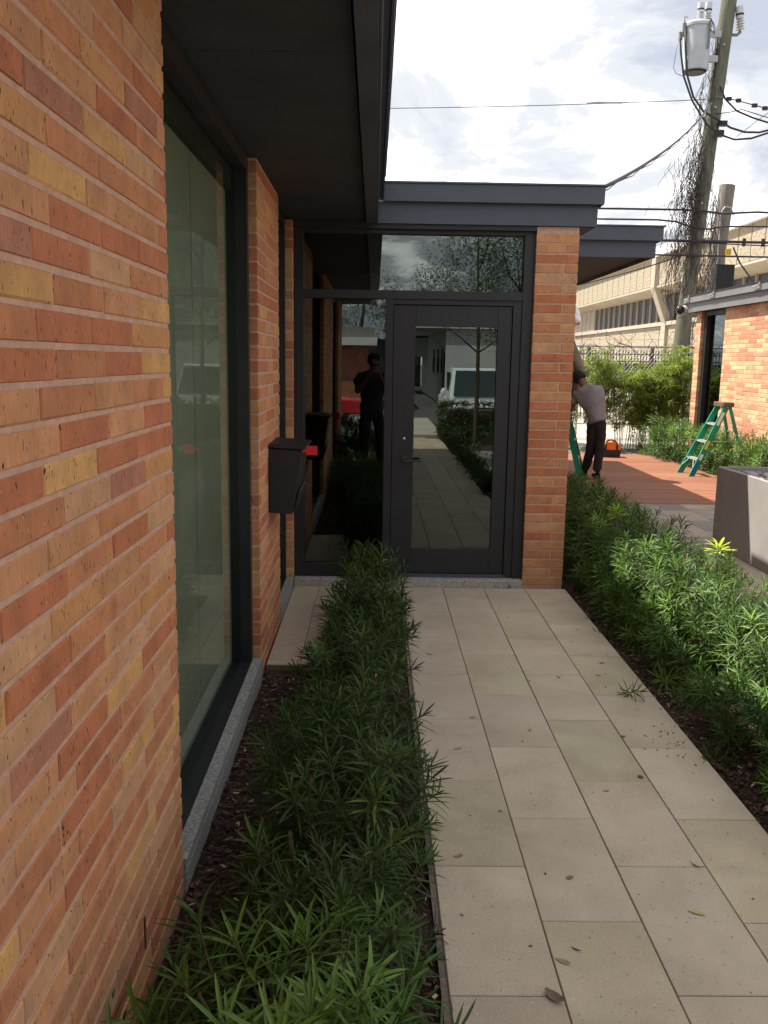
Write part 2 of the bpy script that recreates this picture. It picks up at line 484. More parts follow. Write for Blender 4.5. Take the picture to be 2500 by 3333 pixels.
WL = {}
def link(o, parent=None, local=False, stuff=False):
    COL.objects.link(o)
    if parent:
        o.parent = parent
        if not local:
            o.matrix_parent_inverse = Matrix.Translation(-WL.get(parent.name, Vector((0, 0, 0))))
    if stuff: o['kind'] = 'stuff'
    return o
def tag(o, label, cat, group=None):
    o['label'] = label; o['category'] = cat
    if group: o['group'] = group
    return o
def thing(name, label, cat, loc=(0, 0, 0), group=None):
    o = bpy.data.objects.new(name, None); COL.objects.link(o)
    o.location = loc; WL[o.name] = Vector(loc); o.empty_display_size = .1
    return tag(o, label, cat, group)
def place(o, me_name, me, loc, rot, parent, color=None, scale=None, label=None):
    c = bpy.data.objects.new(me_name, me)
    COL.objects.link(c)
    if parent:
        c.parent = parent
        c.matrix_parent_inverse = Matrix.Translation(-WL.get(parent.name, Vector((0, 0, 0))))
    c.location = loc; c.rotation_euler = rot
    if scale: c.scale = scale
    if color: c.color = (*color, 1)
    if label: c['label'] = label
    return c
def struct(o): o['kind'] = 'structure'; return o
def grid(name, x0, x1, y0, y1, z, nx, ny, amp, m_, seed=0, kind='structure'):
    mb = MB(); V = []; F = []
    for j in range(ny + 1):
        for i in range(nx + 1):
            x = x0 + (x1 - x0) * i / nx; y = y0 + (y1 - y0) * j / ny
            V.append((x, y, z + amp * noise.noise(Vector((x * 3.1 + seed, y * 3.1, seed)))))
    for j in range(ny):
        for i in range(nx):
            a = j * (nx + 1) + i; F.append((a, a + 1, a + nx + 2, a + nx + 1))
    mb.add(V, F)
    o = mb.build(name, m_, smooth=True); o['kind'] = kind
    return o

# ------------------------------------------------------------------ brick fields
PAL = [((.465, .172, .085), 24), ((.50, .215, .104), 24), ((.53, .262, .128), 24), ((.54, .305, .165), 13), ((.60, .335, .130), 7), ((.43, .190, .118), 5), ((.55, .275, .115), 9), ((.32, .220, .165), .6)]
PALR = [((.55, .25, .15), 22), ((.62, .34, .195), 25), ((.66, .41, .235), 23), ((.70, .47, .28), 20), ((.50, .24, .16), 7)]
def pick(pal, rnd=R):
    t = rnd.random() * sum(w for _, w in pal)
    for c, w in pal:
        t -= w
        if t <= 0: break
    k = rnd.uniform(.93, 1.07)
    return tuple(min(1, x * k) for x in c)
BM = {}
def brick_mesh(ln, h, d):
    k = (round(ln, 3), round(h, 4), round(d, 3), R.randrange(3))
    if k not in BM:
        mb = MB(); mb.box(-d, 0, -ln / 2, ln / 2, -h / 2, h / 2)
        BM[k] = mb.mesh('brick', M['brick'], bevel=.003)
        for v in BM[k].vertices:
            v.co += Vector((0, R.uniform(-.0012, .0012), R.uniform(-.0014, .0014)))
    return BM[k]
def field(parent, face, pos, a0, a1, zj, ch, courses, origin, off, pal=PAL, depth=.1, gap=.0122, split=None, jb=None, pair=None):
    """face '+x': wall runs along y at x=pos; '-x'; '-y': wall runs along x at y=pos. Joint positions origin+off[k%2]+n*.305.
    split: coordinate below which bricks are joined as stuff."""
    rot = {'+x': 0, '-x': PI, '-y': -PI / 2}[face]
    for k in range(courses):
        z = zj + k * ch + ch / 2
        js = []
        j = origin + off[k % len(off)]
        while j > a0 + .03: js.append(j); j -= .305
        j = origin + off[k % len(off)] + .305
        while j < a1 - .03: js.append(j); j += .305
        js = sorted([x for x in js if a0 + .03 < x < a1 - .03]) 
        js = [a0] + js + [a1]
        for i in range(len(js) - 1):
            s0, s1 = js[i], js[i + 1]
            g = R.choice((.0055, .006, .007, .011))
            b0 = s0 + (g / 2 if i > 0 else 0); b1 = s1 - (g / 2 if i < len(js) - 2 else 0)
            ln = b1 - b0; c = (b0 + b1) / 2; h = ch - gap
            out_ = R.uniform(-.0012, .0012)
            col = pick(pal)
            if split is not None and c < split:
                x = (pos + out_)
                if face == '+x': jb.cm = col; jb.box(x - depth, x, b0, b1, z - h / 2, z + h / 2)
                elif face == '-x': jb.cm = col; jb.box(x, x + depth, b0, b1, z - h / 2, z + h / 2)
                else: jb.cm = col; jb.box(b0, b1, x, x + depth, z - h / 2, z + h / 2)
                continue
            me = brick_mesh(ln, h, depth)
            loc = {'+x': (pos + out_, c, z), '-x': (pos + out_, c, z), '-y': (c, pos - out_, z)}[face]
            place(None, 'brick', me, loc, (0, R.uniform(-.003, .003), rot), parent, col)

# ------------------------------------------------------------------ setting: ground
struct(MB().add([(-400, -400, -.33), (400, -400, -.33), (400, 400, -.33), (-400, 400, -.33)], [(0, 1, 2, 3)]).build('ground', M['ground']))
struct(MB().box(-40, 60, -60, -7.35, -.4, -.27).build('street', M['asphalt']))
struct(MB().box(-.575, 1.6, -13.6, -7.25, -.34, -.022).build('pavement', M['lot']))
struct(MB().box(-2, 40, 18.5, 62, -.12, -.012).build('parking_lot', M['lot']))

walk = struct(MB().box(.20, 1.437, -7.2, 6.33, -.34, -.006).build('walkway', M['sand']))
PK = (.490, .400, .308); OL = (.470, .394, .276); BG = (.510, .424, .322)
pm = {}
def paver(parent, x0, x1, y0, y1, col, name='paver', m_='paver', z=0):
    k = (round(x1 - x0, 3), round(y1 - y0, 3), m_)
    if k not in pm:
        pm[k] = MB().box(-(x1 - x0) / 2, (x1 - x0) / 2, -(y1 - y0) / 2, (y1 - y0) / 2, -.045, 0).mesh(name, M[m_], bevel=.0022)
    kk = R.uniform(.95, 1.05)
    place(None, name, pm[k], ((x0 + x1) / 2, (y0 + y1) / 2, z + R.uniform(-.0012, .0012)), (0, 0, 0), parent, tuple(c * kk for c in col))
olive = {(0, 2.69), (1, 1.76), (1, 4.2), (2, 5.12), (2, 3.28), (3, 2.35), (3, 4.19), (1, .2), (2, .8), (0, -1.)}
for ci in range(4):
    x0 = .219 + .305 * ci
    j0 = (5.72, 5.43, 5.725, 6.035)[ci]
    ys = [6.329] + [j0 - .607 * k for k in range(0, 21)]
    for a, b in zip(ys[:-1], ys[1:]):
        if a - b < .03: continue
        ol = any(c_ == ci and abs(b - y_) < .08 for c_, y_ in olive) or (b < 1 and R.random() < .2)
        col = OL if ol else (PK if R.random() < .5 else BG)
        paver(walk, x0 + .002, x0 + .303, b + .002, a - .002, col)
# left paving next to the building
side = struct(MB().box(-.575, .199, 4.63, 6.329, -.1, -.0065).build('side_paving', M['sand']))
for ci, (x0, x1) in enumerate(((-.575, -.39), (-.39, -.085), (-.085, .216))):
    for a, b in ((4.632, 4.70), (4.70, 5.31), (5.31, 5.92), (5.92, 6.328)):
        paver(side, x0 + .002, x1 - .002, a + .002, b - .002, PK if R.random() < .6 else OL)
# crossing path at the near right
# slate patio
patio = struct(MB().box(2.18, 5.2, 2.2, 10.41, -.1, -.008).build('slate_patio', M['sand']))
SC = [(.31, .29, .265), (.38, .34, .285), (.25, .24, .23), (.43, .36, .29), (.34, .32, .29)]
for ci in range(10):
    x0 = 2.185 + .2975 * ci
    if x0 > 4.9: continue
    y = 10.405 - (.48 if ci % 2 else .79) + .61
    a = 10.405
    first = True
    while a > 2.3:
        b = (10.405 - (.19, .49, .33)[ci % 3]) if first else a - .61
        first = False
        b = max(b, 2.22)
        if x0 > 3.1 and a < 7.9 and x0 < 4.4: a = b; continue
        paver(patio, x0 + .002, x0 + .2955, b + .002, a - .002, R.choice(SC), 'slate_paver', 'slate')
        a = b
# deck
deck = struct(MB().box(1.43, 5.195, 10.45, 16.25, -.12, -.03).build('deck', M['fencedark']))
bw = .1385
bmesh_ = MB().box(-1.885, 1.885, -bw / 2 + .003, bw / 2 - .003, -.026, 0).mesh('deck_board', M['deck'], bevel=.002)
yy = 10.42
while yy < 16.25:
    k = R.uniform(.76, 1.16)
    place(None, 'deck_board', bmesh_, (3.315, yy + bw / 2, R.uniform(-.001, .001)), (0, 0, 0), deck, (k, k * R.uniform(.95, 1.05), k))
    yy += bw

# beds
def chips_on(name, x0, x1, y0, y1, z, n, parent=None, pale=.12, smin=.008, smax=.03, cols=None):
    mb = MB(); mb.usec = True
    cols = cols or [(.10, .048, .028), (.06, .030, .02), (.14, .075, .045), (.035, .02, .014), (.085, .05, .035)]
    for i in range(n):
        x = R.uniform(x0, x1); y = R.uniform(y0, y1)
        a = R.uniform(0, PI); l = R.uniform(smin, smax); w = l * R.uniform(.18, .5); t = R.uniform(.001, .004)
        k = R.uniform(.7, 1.3)
        c = R.choice(cols) if R.random() > pale else R.choice([(.36, .27, .17), (.42, .33, .2), (.28, .2, .14)])
        mb.cm = tuple(min(1, q * k) for q in c)
        d = Vector((math.cos(a), math.sin(a), R.uniform(-.4, .4))).normalized(); s_ = Vector((-d.y, d.x, R.uniform(-.5, .5))).normalized()
        mb.obox((x, y, z + R.uniform(0, .012)), d * l / 2, s_ * w / 2, d.cross(s_) * t / 2)
    o = mb.build(name, M['vcol'], parent); o['kind'] = 'stuff'
    return o
bedL = grid('mulch_bed', -.58, .205, -2.0, 4.63, -.035, 24, 130, .03, M['mulch'])
chips_on('mulch_chips', -.57, .20, .6, 4.6, -.03, 9000, pale=.05)
bedL2 = grid('mulch_bed', -.22, .207, 4.6, 6.0, .004, 8, 30, .004, M['mulch'], 4)
bedR = grid('mulch_bed', 1.437, 2.19, 2.2, 9.4, -.035, 24, 160, .03, M['mulch'], 9)
chips_on('mulch_chips', 1.44, 2.1, 2.3, 7.5, -.03, 9000, pale=.07)
# slate edge strips carry the beds' edges
bedF = grid('mulch_bed', 5.2, 5.92, 5.5, 17.4, -.03, 12, 90, .05, M['mulch'], 13)
chips_on('mulch_chips', 5.2, 5.5, 10, 17, -.02, 2500, pale=.2, smin=.02, smax=.06)
gr = grid('gravel_bed', 1.4, 9.5, 16.27, 18.5, -.02, 60, 24, .05, M['gravel'], 3)
chips_on('gravel_stones', 1.6, 6.5, 16.3, 18.4, -.0, 6000, pale=0, smin=.02, smax=.06, cols=[(.3, .29, .27), (.2, .19, .18), (.4, .38, .35), (.14, .135, .13)])
grid('gravel_bed', 1.45, 5.5, -3.9, 1.9, -.03, 20, 30, .03, M['gravel'], 21)
grid('mulch_bed', 1.437, 6, -7.3, -3.95, -.03, 16, 16, .03, M['mulch'], 27)

# ------------------------------------------------------------------ near brick building
bld = thing('brick_building', 'long low brick office with black metal windows, glass entrance and dark flat roof', 'building', (-.6, 2, 0))
XW = -.585
CHH = .0684
# walls (mortar bodies) and their bricks
w1 = MB().box(-.95, XW - .0035, .3535, 2.5615, -.15, 2.615).build('brick_wall', M['mortar'], bld)
jb = MB(); jb.usec = True
z0n = 1.606 - CHH * 23
field(w1, '+x', XW, .35, 2.565, z0n - CHH, CHH, 39, 2.565, (-.305, -.091), split=.95, jb=jb)
jb.build('brick', M['brick_joined'], w1, stuff=True)
w0 = MB().box(-.95, XW - .0035, -2.9965, -1.5535, -.15, 2.615).build('brick_wall', M['mortar'], bld)
jb = MB(); jb.usec = True
field(w0, '+x', XW, -3.0, -1.55, z0n - CHH, CHH, 39, -1.55, (-.305, -.091), split=99, jb=jb)
jb.build('brick', M['brick_joined'], w0, stuff=True)
w2 = MB().box(-.95, XW - .0035, 4.5035, 5.4765, -.15, 2.615).build('brick_wall', M['mortar'], bld)
field(w2, '+x', XW, 4.50, 5.48, .0764 - CHH * 2, CHH, 39, 5.48, (-.305, -.091))
w3 = MB().box(-.95, -.581, 6.3035, 6.42, -.06, 2.595).build('brick_wall', M['mortar'], bld)
field(w3, '-y', 6.30, -.665, -.578, .0764, CHH, 37, -.578, (-.305, -.305), depth=.09)
# entrance pillar
w4 = MB().box(1.1235, 1.4165, 6.3635, 6.9, -.06, 2.59).build('brick_wall', M['mortar'], bld)
z_ = .015
for k in range(38):
    z = z_ + CHH * k + CHH / 2
    if z + CHH / 2 > 2.60: break
    segs = [(1.12, 1.42)] if k % 2 == 0 else [(1.12, 1.318), (1.328, 1.42)]
    for a, b in segs:
        me = brick_mesh(b - a, CHH - .010, .1)
        place(None, 'brick', me, ((a + b) / 2, 6.36 + R.uniform(-.001, .001), z), (0, 0, -PI / 2), w4, pick(PAL[:4]))
# body behind (hidden side walls, rear rooms)
MB().box(-5.2, -5.0, -3, 11, -.1, 2.6).box(-5.0, -.95, -3.0, -2.8, -.1, 2.6).box(-5, 1.4, 15.3, 15.5, -.1, 2.6).box(1.3, 1.415, 6.9, 15.5, -.1, 2.6).build('rear_wall', M['mortar'], bld)
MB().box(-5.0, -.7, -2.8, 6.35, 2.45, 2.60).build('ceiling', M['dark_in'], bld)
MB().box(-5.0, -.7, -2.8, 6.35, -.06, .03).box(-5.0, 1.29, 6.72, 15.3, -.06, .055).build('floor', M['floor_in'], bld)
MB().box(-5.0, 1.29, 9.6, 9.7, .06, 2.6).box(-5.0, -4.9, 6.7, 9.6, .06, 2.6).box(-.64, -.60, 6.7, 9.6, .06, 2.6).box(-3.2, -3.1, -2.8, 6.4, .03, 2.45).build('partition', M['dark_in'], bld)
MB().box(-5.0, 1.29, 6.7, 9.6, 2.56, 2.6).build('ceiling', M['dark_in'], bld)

# windows on the long side
def side_window(y0, y1, ztop):
    w = MB()
    w.box(-.75, -.628, y0, y1, .045, .079)              # bottom
    w.box(-.75, -.628, y0, y1, 2.55, 2.612)             # head
    w.box(-.75, -.628, y0, y0 + .055, .079, 2.55)
    w.box(-.75, -.628, y1 - .055, y1, .079, 2.55)
    fr = w.build('window_frame', M['frame'], bld)
    MB().box(-.690, -.684, y0 + .055, y1 - .055, .079, 2.55).build('window_glass', M['glass_side'], fr)
    MB().box(-.684, -.680, y0 + .055, y1 - .055, .079, .087).build('glazing_bead', M['black'], fr)
    return fr
f1 = side_window(2.566, 4.498, 2.6)
f2 = side_window(5.482, 6.298, 2.6)
f0 = side_window(-1.548, .348, 2.6)
MB().box(-.85, -.578, -1.547, .347, -.12, .044).box(-.627, -.578, -1.547, .347, .044, .085).build('window_sill', M['sill'], bld)
MB().box(-.735, -.730, 2.63, 3.60, .085, 2.545).build('veil_shade', M['shade'], f1)  # added close behind the glass to give the window a pale veil
MB().box(-.735, -.730, 3.612, 4.44, .085, 2.545).build('veil_shade', M['shade'], f1)
s1 = MB()
yb = 2.575
for yb2 in (3.72, 4.497):
    MB().box(-.85, -.578, yb, yb2 - .003, -.12, .044).box(-.627, -.578, yb, yb2 - .003, .044, .085).build('window_sill', M['sill'], bld, bevel=.003)
    yb = yb2
MB().box(-.85, -.577, 5.483, 6.296, -.06, .044).box(-.627, -.577, 5.483, 6.296, .044, .078).build('window_sill', M['sill'], bld, bevel=.003)
# masonry ledge low on near wall
# entrance facade
ent = MB()
YF, YB = 6.40, 6.50
MB().box(-.576, 1.119, 6.333, 6.7, -.06, .058).build('threshold', M['terrazzo'], bld, bevel=.004)
fr = MB()
fr.box(-.576, -.508, YF, YB, .060, 2.592)
fr.box(1.046, 1.1185, YF, YB, .060, 2.592)
fr.box(.074, .130, YF, YB, .060, 2.086)
fr.box(-.508, 1.046, YF, YB, 2.086, 2.146)
fr.box(-.508, 1.046, YF, YB, 2.532, 2.592)
fr.box(-.508, .074, YF, YB, .060, .155)
fr.box(.984, 1.046, YF + .012, YB, .060, 2.086)
fr.box(.130, .984, YF + .012, YB, 2.050, 2.086)
efr = fr.build('entrance_frame', M['frame'], bld, bevel=.0015)
MB().box(-.508, .074, 6.446, 6.453, .155, .585).box(-.508, .074, 6.446, 6.453, .588, 2.086).build('window_glass', M['glass'], efr)
MB().box(-.508, 1.046, 6.446, 6.453, 2.146, 2.532).build('window_glass', M['glass'], efr)
MB().box(-.508, 1.046, 6.47, 6.49, 2.146, 2.158).build('glazing_bead', M['frame'], efr)
dr = MB()
dr.box(.134, .292, 6.425, 6.475, .088, 2.046).box(.880, .980, 6.425, 6.475, .088, 2.046)
dr.box(.292, .880, 6.425, 6.475, .088, .276).box(.292, .880, 6.425, 6.475, 1.900, 2.046)
door = dr.build('door', M['frame'], bld, bevel=.0015)
MB().box(.292, .880, 6.447, 6.453, .276, 1.900).build('door_glass', M['glass'], door)
hd = MB().box(.205, .262, 6.413, 6.425, .944, .972).box(.214, .345, 6.372, 6.386, .930, .946).tube([(.225, 6.42, .938), (.225, 6.38, .938)], .008, 8)
hd.build('handle', metal_dark('handle_metal', (.03, .03, .032), .3), door)
MB().lathe((.222, 6.424, 1.095), [(.010, 0), (.010, -.006), (.004, -.008)], 14, 'y').build('lock_cylinder', mat('brass', (.55, .5, .38), .3, .8), door)
MB().box(.134, .984, 6.405, 6.424, .060, .084).build('door_sweep', metal_dark('threshold_metal', (.06, .07, .09), .4), efr)
MB().box(-.58, 1.12, 6.36, 6.40, 2.56, 2.592).build('head_trim', M['frame'], bld)
MB().box(-.95, .017, 6.391, 6.70, 2.593, 2.70).build('head_closure', M['frame'], bld)
MB().box(-.621, .017, 6.351, 6.390, 2.5925, 2.66).build('head_closure', M['frame'], bld)

# roofs
roof = MB().box(-5.3, -.075, -3.0, 6.352, 2.665, 2.90).build('roof', M['fascia'], bld)
sy = 6.35
seams = [6.35, 5.55, 4.70, 3.85, 3.00, 2.15, 1.3, .1, -1.1, -2.3, -2.96]
for a, b in zip(seams[:-1], seams[1:]):
    MB().box(-.62, -.078, b + .002, min(a, 6.349) - .002, 2.617, 2.664).build('soffit_board', M['soffit'], roof)
MB().box(-.95, -.622, -2.96, 6.39, 2.617, 2.664).build('soffit_board', M['soffit'], roof)
MB().box(-.070, .000, -3.0, 6.337, 2.594, 2.745).box(.000, .012, -3.0, 6.337, 2.594, 2.742).build('fascia', M['fascia'], roof, bevel=.002)
MB().box(-.070, .038, -3.02, 6.285, 2.748, 2.885).box(.038, .050, -3.02, 6.285, 2.740, 2.885).build('fascia', M['fascia'], roof, bevel=.002)
MB().box(-5.3, .062, -3.03, 6.283, 2.886, 2.90).build('roof_edge', M['fascia'], roof)
MB().box(-5.2, 1.42, 6.705, 15.5, 2.602, 2.66).box(-5.3, .02, 6.3535, 7.4, 2.71, 2.86).build('roof_deck', M['fascia'], bld)
r2_ = MB().box(.06, 1.52, 6.36, 8.0, 2.665, 2.84).build('roof', M['fascia'], bld)
MB().box(-.0699, 1.533, 6.340, 6.352, 2.592, 2.738).box(1.521, 1.533, 6.353, 8.0, 2.592, 2.738).build('fascia', M['fascia'], r2_, bevel=.0015)
MB().box(.018, 1.533, 6.353, 6.359, 2.60, 2.738).build('fascia_backing', M['fascia'], r2_)
MB().box(.02, 1.566, 6.292, 6.304, 2.732, 2.850).box(1.554, 1.566, 6.305, 8.0, 2.732, 2.850).box(.055, 1.553, 6.305, 6.359, 2.742, 2.850).build('fascia', M['fascia'], r2_, bevel=.0015)
MB().box(.05, 1.585, 6.28, 8.0, 2.851, 2.862).build('roof_edge', M['fascia'], r2_)
MB().box(.06, 1.519, 6.40, 7.999, 2.594, 2.5995).build('soffit_board', M['soffit'], r2_)
r3 = MB().box(1.10, 2.47, 8.10, 15.85, 2.66, 2.84).build('roof', M['fascia'], bld)
MB().box(1.10, 2.490, 8.082, 8.094, 2.592, 2.738).box(2.478, 2.490, 8.095, 15.85, 2.592, 2.738).build('fascia', M['fascia'], r3, bevel=.0015)
MB().box(1.10, 2.535, 8.030, 8.042, 2.732, 2.850).box(2.523, 2.535, 8.043, 15.85, 2.732, 2.850).box(1.10, 2.522, 8.043, 8.081, 2.742, 2.850).box(2.491, 2.522, 8.09, 15.85, 2.742, 2.850).build('fascia', M['fascia'], r3, bevel=.0015)
MB().box(1.05, 2.555, 8.018, 15.87, 2.851, 2.862).build('roof_edge', M['fascia'], r3)
MB().box(1.418, 2.474, 8.10, 15.8, 2.625, 2.655).build('soffit_board', M['soffit'], r3)

# mailbox
mbx = thing('mailbox', 'dark brown metal mailbox with its red flag out, fixed to the brick pier', 'mailbox', (-.585, 5.1, .79))
y0m, y1m = 4.885, 5.31
MB().prism([(-.584, .80), (-.452, .795), (-.425, .93), (-.393, 1.155), (-.584, 1.165)], 'y', y0m, y1m).build('body', M['mailbox'], mbx, bevel=.004)
MB().prism([(-.582, 1.169), (-.388, 1.158), (-.372, 1.168), (-.374, 1.175), (-.582, 1.190)], 'y', y0m - .006, y1m + .006).build('lid', M['mailbox'], mbx, bevel=.002)
MB().prism([(-.448, .80), (-.440, .80), (-.408, .92), (-.416, .925)], 'y', y0m + .01, y1m - .01).build('paper_hook', M['mailbox'], mbx)
MB().box(-.372, -.312, y0m - .004, y0m + .0, 1.130, 1.182).box(-.395, -.372, y0m - .0035, y0m - .0005, 1.145, 1.165).build('flag', M['red'], mbx)

# bag sprayer inside the sidelight
sp = thing('pump_sprayer', 'dark pump sprayer standing on the floor behind the left entrance pane', 'sprayer', (-.30, 6.75, .055))
MB().lathe((-.30, 6.80, .055), [(.09, 0), (.095, .02), (.095, .22), (.06, .28), (.03, .30)], 18).build('tank', mat('dark_green_plastic', (.02, .06, .045), .3), sp, smooth=True)
MB().tube([(-.30, 6.80, .35), (-.30, 6.80, .47)], .022, 10).tube([(-.37, 6.80, .475), (-.23, 6.80, .475)], .012, 8).build('pump_handle', M['black'], sp)
MB().tube([(-.24, 6.80, .33), (-.19, 6.79, .34), (-.17, 6.79, .25), (-.2, 6.79, .12), (-.19, 6.8, .07)], .006, 6).build('hose', M['black'], sp)

# ------------------------------------------------------------------ right building
rb = thing('brick_building', 'low orange brick building across the deck with grey fascia and one dark window', 'building', (5.9, 14, 0))
XR = 5.9
wr = MB().box(XR + .0035, 6.3, 4.0, 15.088, -.1, 2.62).build('brick_wall', M['mortar'], rb)
jb = MB(); jb.usec = True
field(wr, '-x', XR, 12.9, 15.092, .015 + CHH * 10, CHH, 28, 15.092, (-.305, -.091), pal=PALR, gap=.009)
for (a0, a1, zz0, nn) in ((4.0, 12.9, .015, 38), (12.9, 15.092, .015, 10)):
    field(wr, '-x', XR, a0, a1, zz0, CHH, nn, 15.092, (-.305, -.091), pal=PALR, split=99, jb=jb)
jb.build('brick', M['brick_joined'], wr, stuff=True)
wp = MB().box(XR + .0035, 6.3, 16.203, 16.447, -.1, 2.62).build('brick_wall', M['mortar'], rb)
field(wp, '-x', XR, 16.20, 16.45, .015 + CHH * 9, CHH, 29, 16.45, (-.305, -.16), pal=PALR)
# window between
wf = MB().box(5.96, 6.10, 15.09, 15.15, .0, 2.60).box(5.96, 6.10, 16.08, 16.20, .0, 2.60).box(5.96, 6.10, 15.15, 16.08, 2.53, 2.60).box(5.96, 6.10, 15.15, 16.08, 0, .08).build('window_frame', M['frame'], rb)
MB().box(6.03, 6.036, 15.15, 16.08, .08, 2.53).build('window_glass', M['glass'], wf)
MB().box(6.30, 12, 4, 4.2, -.1, 2.6).box(6.3, 12, 16.3, 16.45, -.1, 2.6).box(11.8, 12, 4.2, 16.3, -.1, 2.6).build('rear_wall', M['mortar'], rb)
MB().box(6.3, 11.8, 4.2, 16.3, -.1, .02).build('floor', M['dark_in'], rb)
grey = metal_dark('grey_fascia', (.17, .165, .165), .5)
rr = MB().box(5.80, 12.3, 3.6, 16.62, 2.64, 2.86).build('roof', grey, rb)
MB().box(5.785, 5.797, 3.6, 16.63, 2.605, 2.775).build('fascia', grey, rr)
MB().box(5.735, 5.747, 3.6, 16.72, 2.770, 2.885).box(5.748, 5.784, 3.6, 16.72, 2.78, 2.885).build('fascia', grey, rr)
MB().box(5.72, 12.3, 3.6, 16.74, 2.886, 2.90).build('roof_edge', M['frame'], rr)
MB().box(5.798, 6.29, 3.6, 16.62, 2.606, 2.635).build('soffit_board', M['soffit'], rr)
# thin lightning cable clips along the edge
for yc in (13.4, 15.2, 16.4):
    MB().tube([(5.70, yc, 2.85), (5.70, yc + .22, 2.83)], .010, 6).box(5.705, 5.735, yc, yc + .02, 2.80, 2.89).build('edge_clip', M['galv'], rr)
cm = thing('security_camera', 'small round security camera under the grey fascia corner of the far brick building', 'camera', (5.76, 16.68, 2.66))
MB().box(5.80, 5.86, 16.63, 16.66, 2.56, 2.78).tube([(5.80, 16.68, 2.66), (5.72, 16.70, 2.66)], .085, 14).build('housing', M['galv'], cm, smooth=True, sm_ang=.6)
MB().sphere((5.66, 16.66, 2.655), .085, 12, 8).build('dome', M['camlens'], cm, smooth=True)

# ------------------------------------------------------------------ far office building
ob = thing('office_building', 'large beige precast office block with a band of dark windows and one kinked concrete column', 'building', (15, 45, 0))
XB = 14.8
def P3(y, x, z): return (x, y, z)
Y0, Y1 = 22.0, 92.0
MB().box(XB + .3, 30, Y0, Y1, -.1, 7.2).build('core_wall', M['concrete'], ob)
# sloping soffit and upper parapet
MB().prism([(14.05, 5.42), (14.05, 5.52), (15.2, 5.30), (15.2, 5.16)], 'y', Y0, Y1).build('overhang', M['concrete'], ob)
MB().box(14.25, 15.2, Y0, Y1, 5.5, 7.0).build('parapet_backing', M['jointdark'], ob)
pw = 1.22
upm = MB().box(0, .12, -pw / 2 + .035, pw / 2 - .035, 0, 1.36).mesh('wall_panel', M['aggregate'])
lom = MB().box(0, .10, -1.2 + .02, 1.2 - .02, 0, 1.75).mesh('wall_panel', M['aggregate'])
paneM = MB().box(0, .03, -pw / 2 + .06, pw / 2 - .06, 0, 1.36).mesh('window_pane', M['officeglass'])
mulM = MB().box(0, .14, -.035, .035, 0, 1.40).mesh('mullion', M['concrete'])
yc = Y0 + pw / 2
k = 0
while yc < 74:
    place(None, 'wall_panel', upm, (14.12, yc, 5.56), (0, 0, 0), ob)
    if yc < 61:
        place(None, 'window_pane', paneM, (15.02, yc, 3.80), (0, 0, 0), ob)
    place(None, 'mullion', mulM, (14.92, yc + pw / 2, 3.79), (0, 0, 0), ob)
    if k % 2 == 0:
        for zl in (.05, 1.83):
            place(None, 'wall_panel', lom, (14.75, yc + pw / 2, zl), (0, 0, 0), ob)
    yc += pw; k += 1
MB().box(14.95, 15.2, 61, 90, 3.6, 5.2).build('blank_wall', M['concrete'], ob)
MB().box(14.62, 15.1, Y0, Y1, 3.60, 3.79).build('window_ledge', M['concrete'], ob)
MB().prism([(14.0, 6.96), (14.0, 7.06), (19, 9.4), (19, 9.2)], 'y', Y0, Y1).build('roof', M['concrete'], ob)
MB().box(13.92, 14.16, Y0, Y1, 6.93, 7.40).build('roof_edge', M['white'], ob)
for yc in (45.4, 32.0):
    w = .32
    MB().prism([(13.92, 6.93), (14.22, 6.93), (14.22, 5.62), (14.95, 3.75), (14.95, 0), (14.60, 0), (14.60, 3.72), (13.92, 5.45)], 'y', yc - w, yc + w).build('column', M['concrete'], ob)

# ------------------------------------------------------------------ fences
cf = thing('chain_link_fence', 'chain link fence with a galvanised top rail behind the bamboo', 'fence', (6, 20, 0))
MB().tube([(1.5, 20, 2.04), (7.9, 20, 2.035)], .024, 8).build('top_rail', M['galv'], cf, smooth=True)
for x in (2.2, 4.6, 7.05):
    MB().tube([(x, 20.03, -.1), (x, 20.03, 2.06 if x < 7 else 2.42)], .030, 8).build('fence_post', M['galv'] if x < 7 else M['fencedark'], cf, smooth=True)
wm = MB()
for s_ in (1, -1):
    x = .0
    while x < 9.5:
        xa, xb = x, x + 2.0 * s_ * .8
        za, zb = .03, 2.03
        # clip to the 1.5 - 7.9 run
        pts = []
        for t in (0, 1):
            pts.append((xa + (xb - xa) * t, za + (zb - za) * t))
        lo, hi = 0, 1
        if xb != xa:
            t0 = (1.5 - xa) / (xb - xa); t1 = (7.9 - xa) / (xb - xa)
            lo = max(0, min(t0, t1)); hi = min(1, max(t0, t1))
        if hi > lo:
            wm.tube([(xa + (xb - xa) * lo, 20, za + (zb - za) * lo), (xa + (xb - xa) * hi, 20, za + (zb - za) * hi)], .0032, 3, False)
        x += .085
wm.build('wire_mesh', M['galv'], cf, stuff=True)
for z in (2.2, 2.36):
    MB().tube([(1.5, 19.95, z), (4.6, 19.96, z - .02), (7.05, 20, z + .01)], .004, 4).build('top_wire', M['galv'], cf)
pf = thing('picket_fence', 'black metal picket fence with dark privacy screen beyond the chain link', 'fence', (8, 25, 0))
pk = MB(); x = 1.0
while x < 13:
    pk.box(x, x + .022, 24.99, 25.012, .1, 2.03); x += .085
pk.build('picket', M['fencedark'], pf, stuff=True)
for z in (1.70, 1.90): MB().box(1, 13, 24.975, 25.03, z, z + .035).build('rail', M['fencedark'], pf)
for x in (5.97, 7.75, 9.55, 3.3): MB().box(x, x + .08, 24.95, 25.05, -.1, 2.10).build('fence_post', M['fencedark'], pf)
MB().box(1, 13, 25.06, 25.09, 1.14, 1.67).build('privacy_screen', M['screen'], pf)

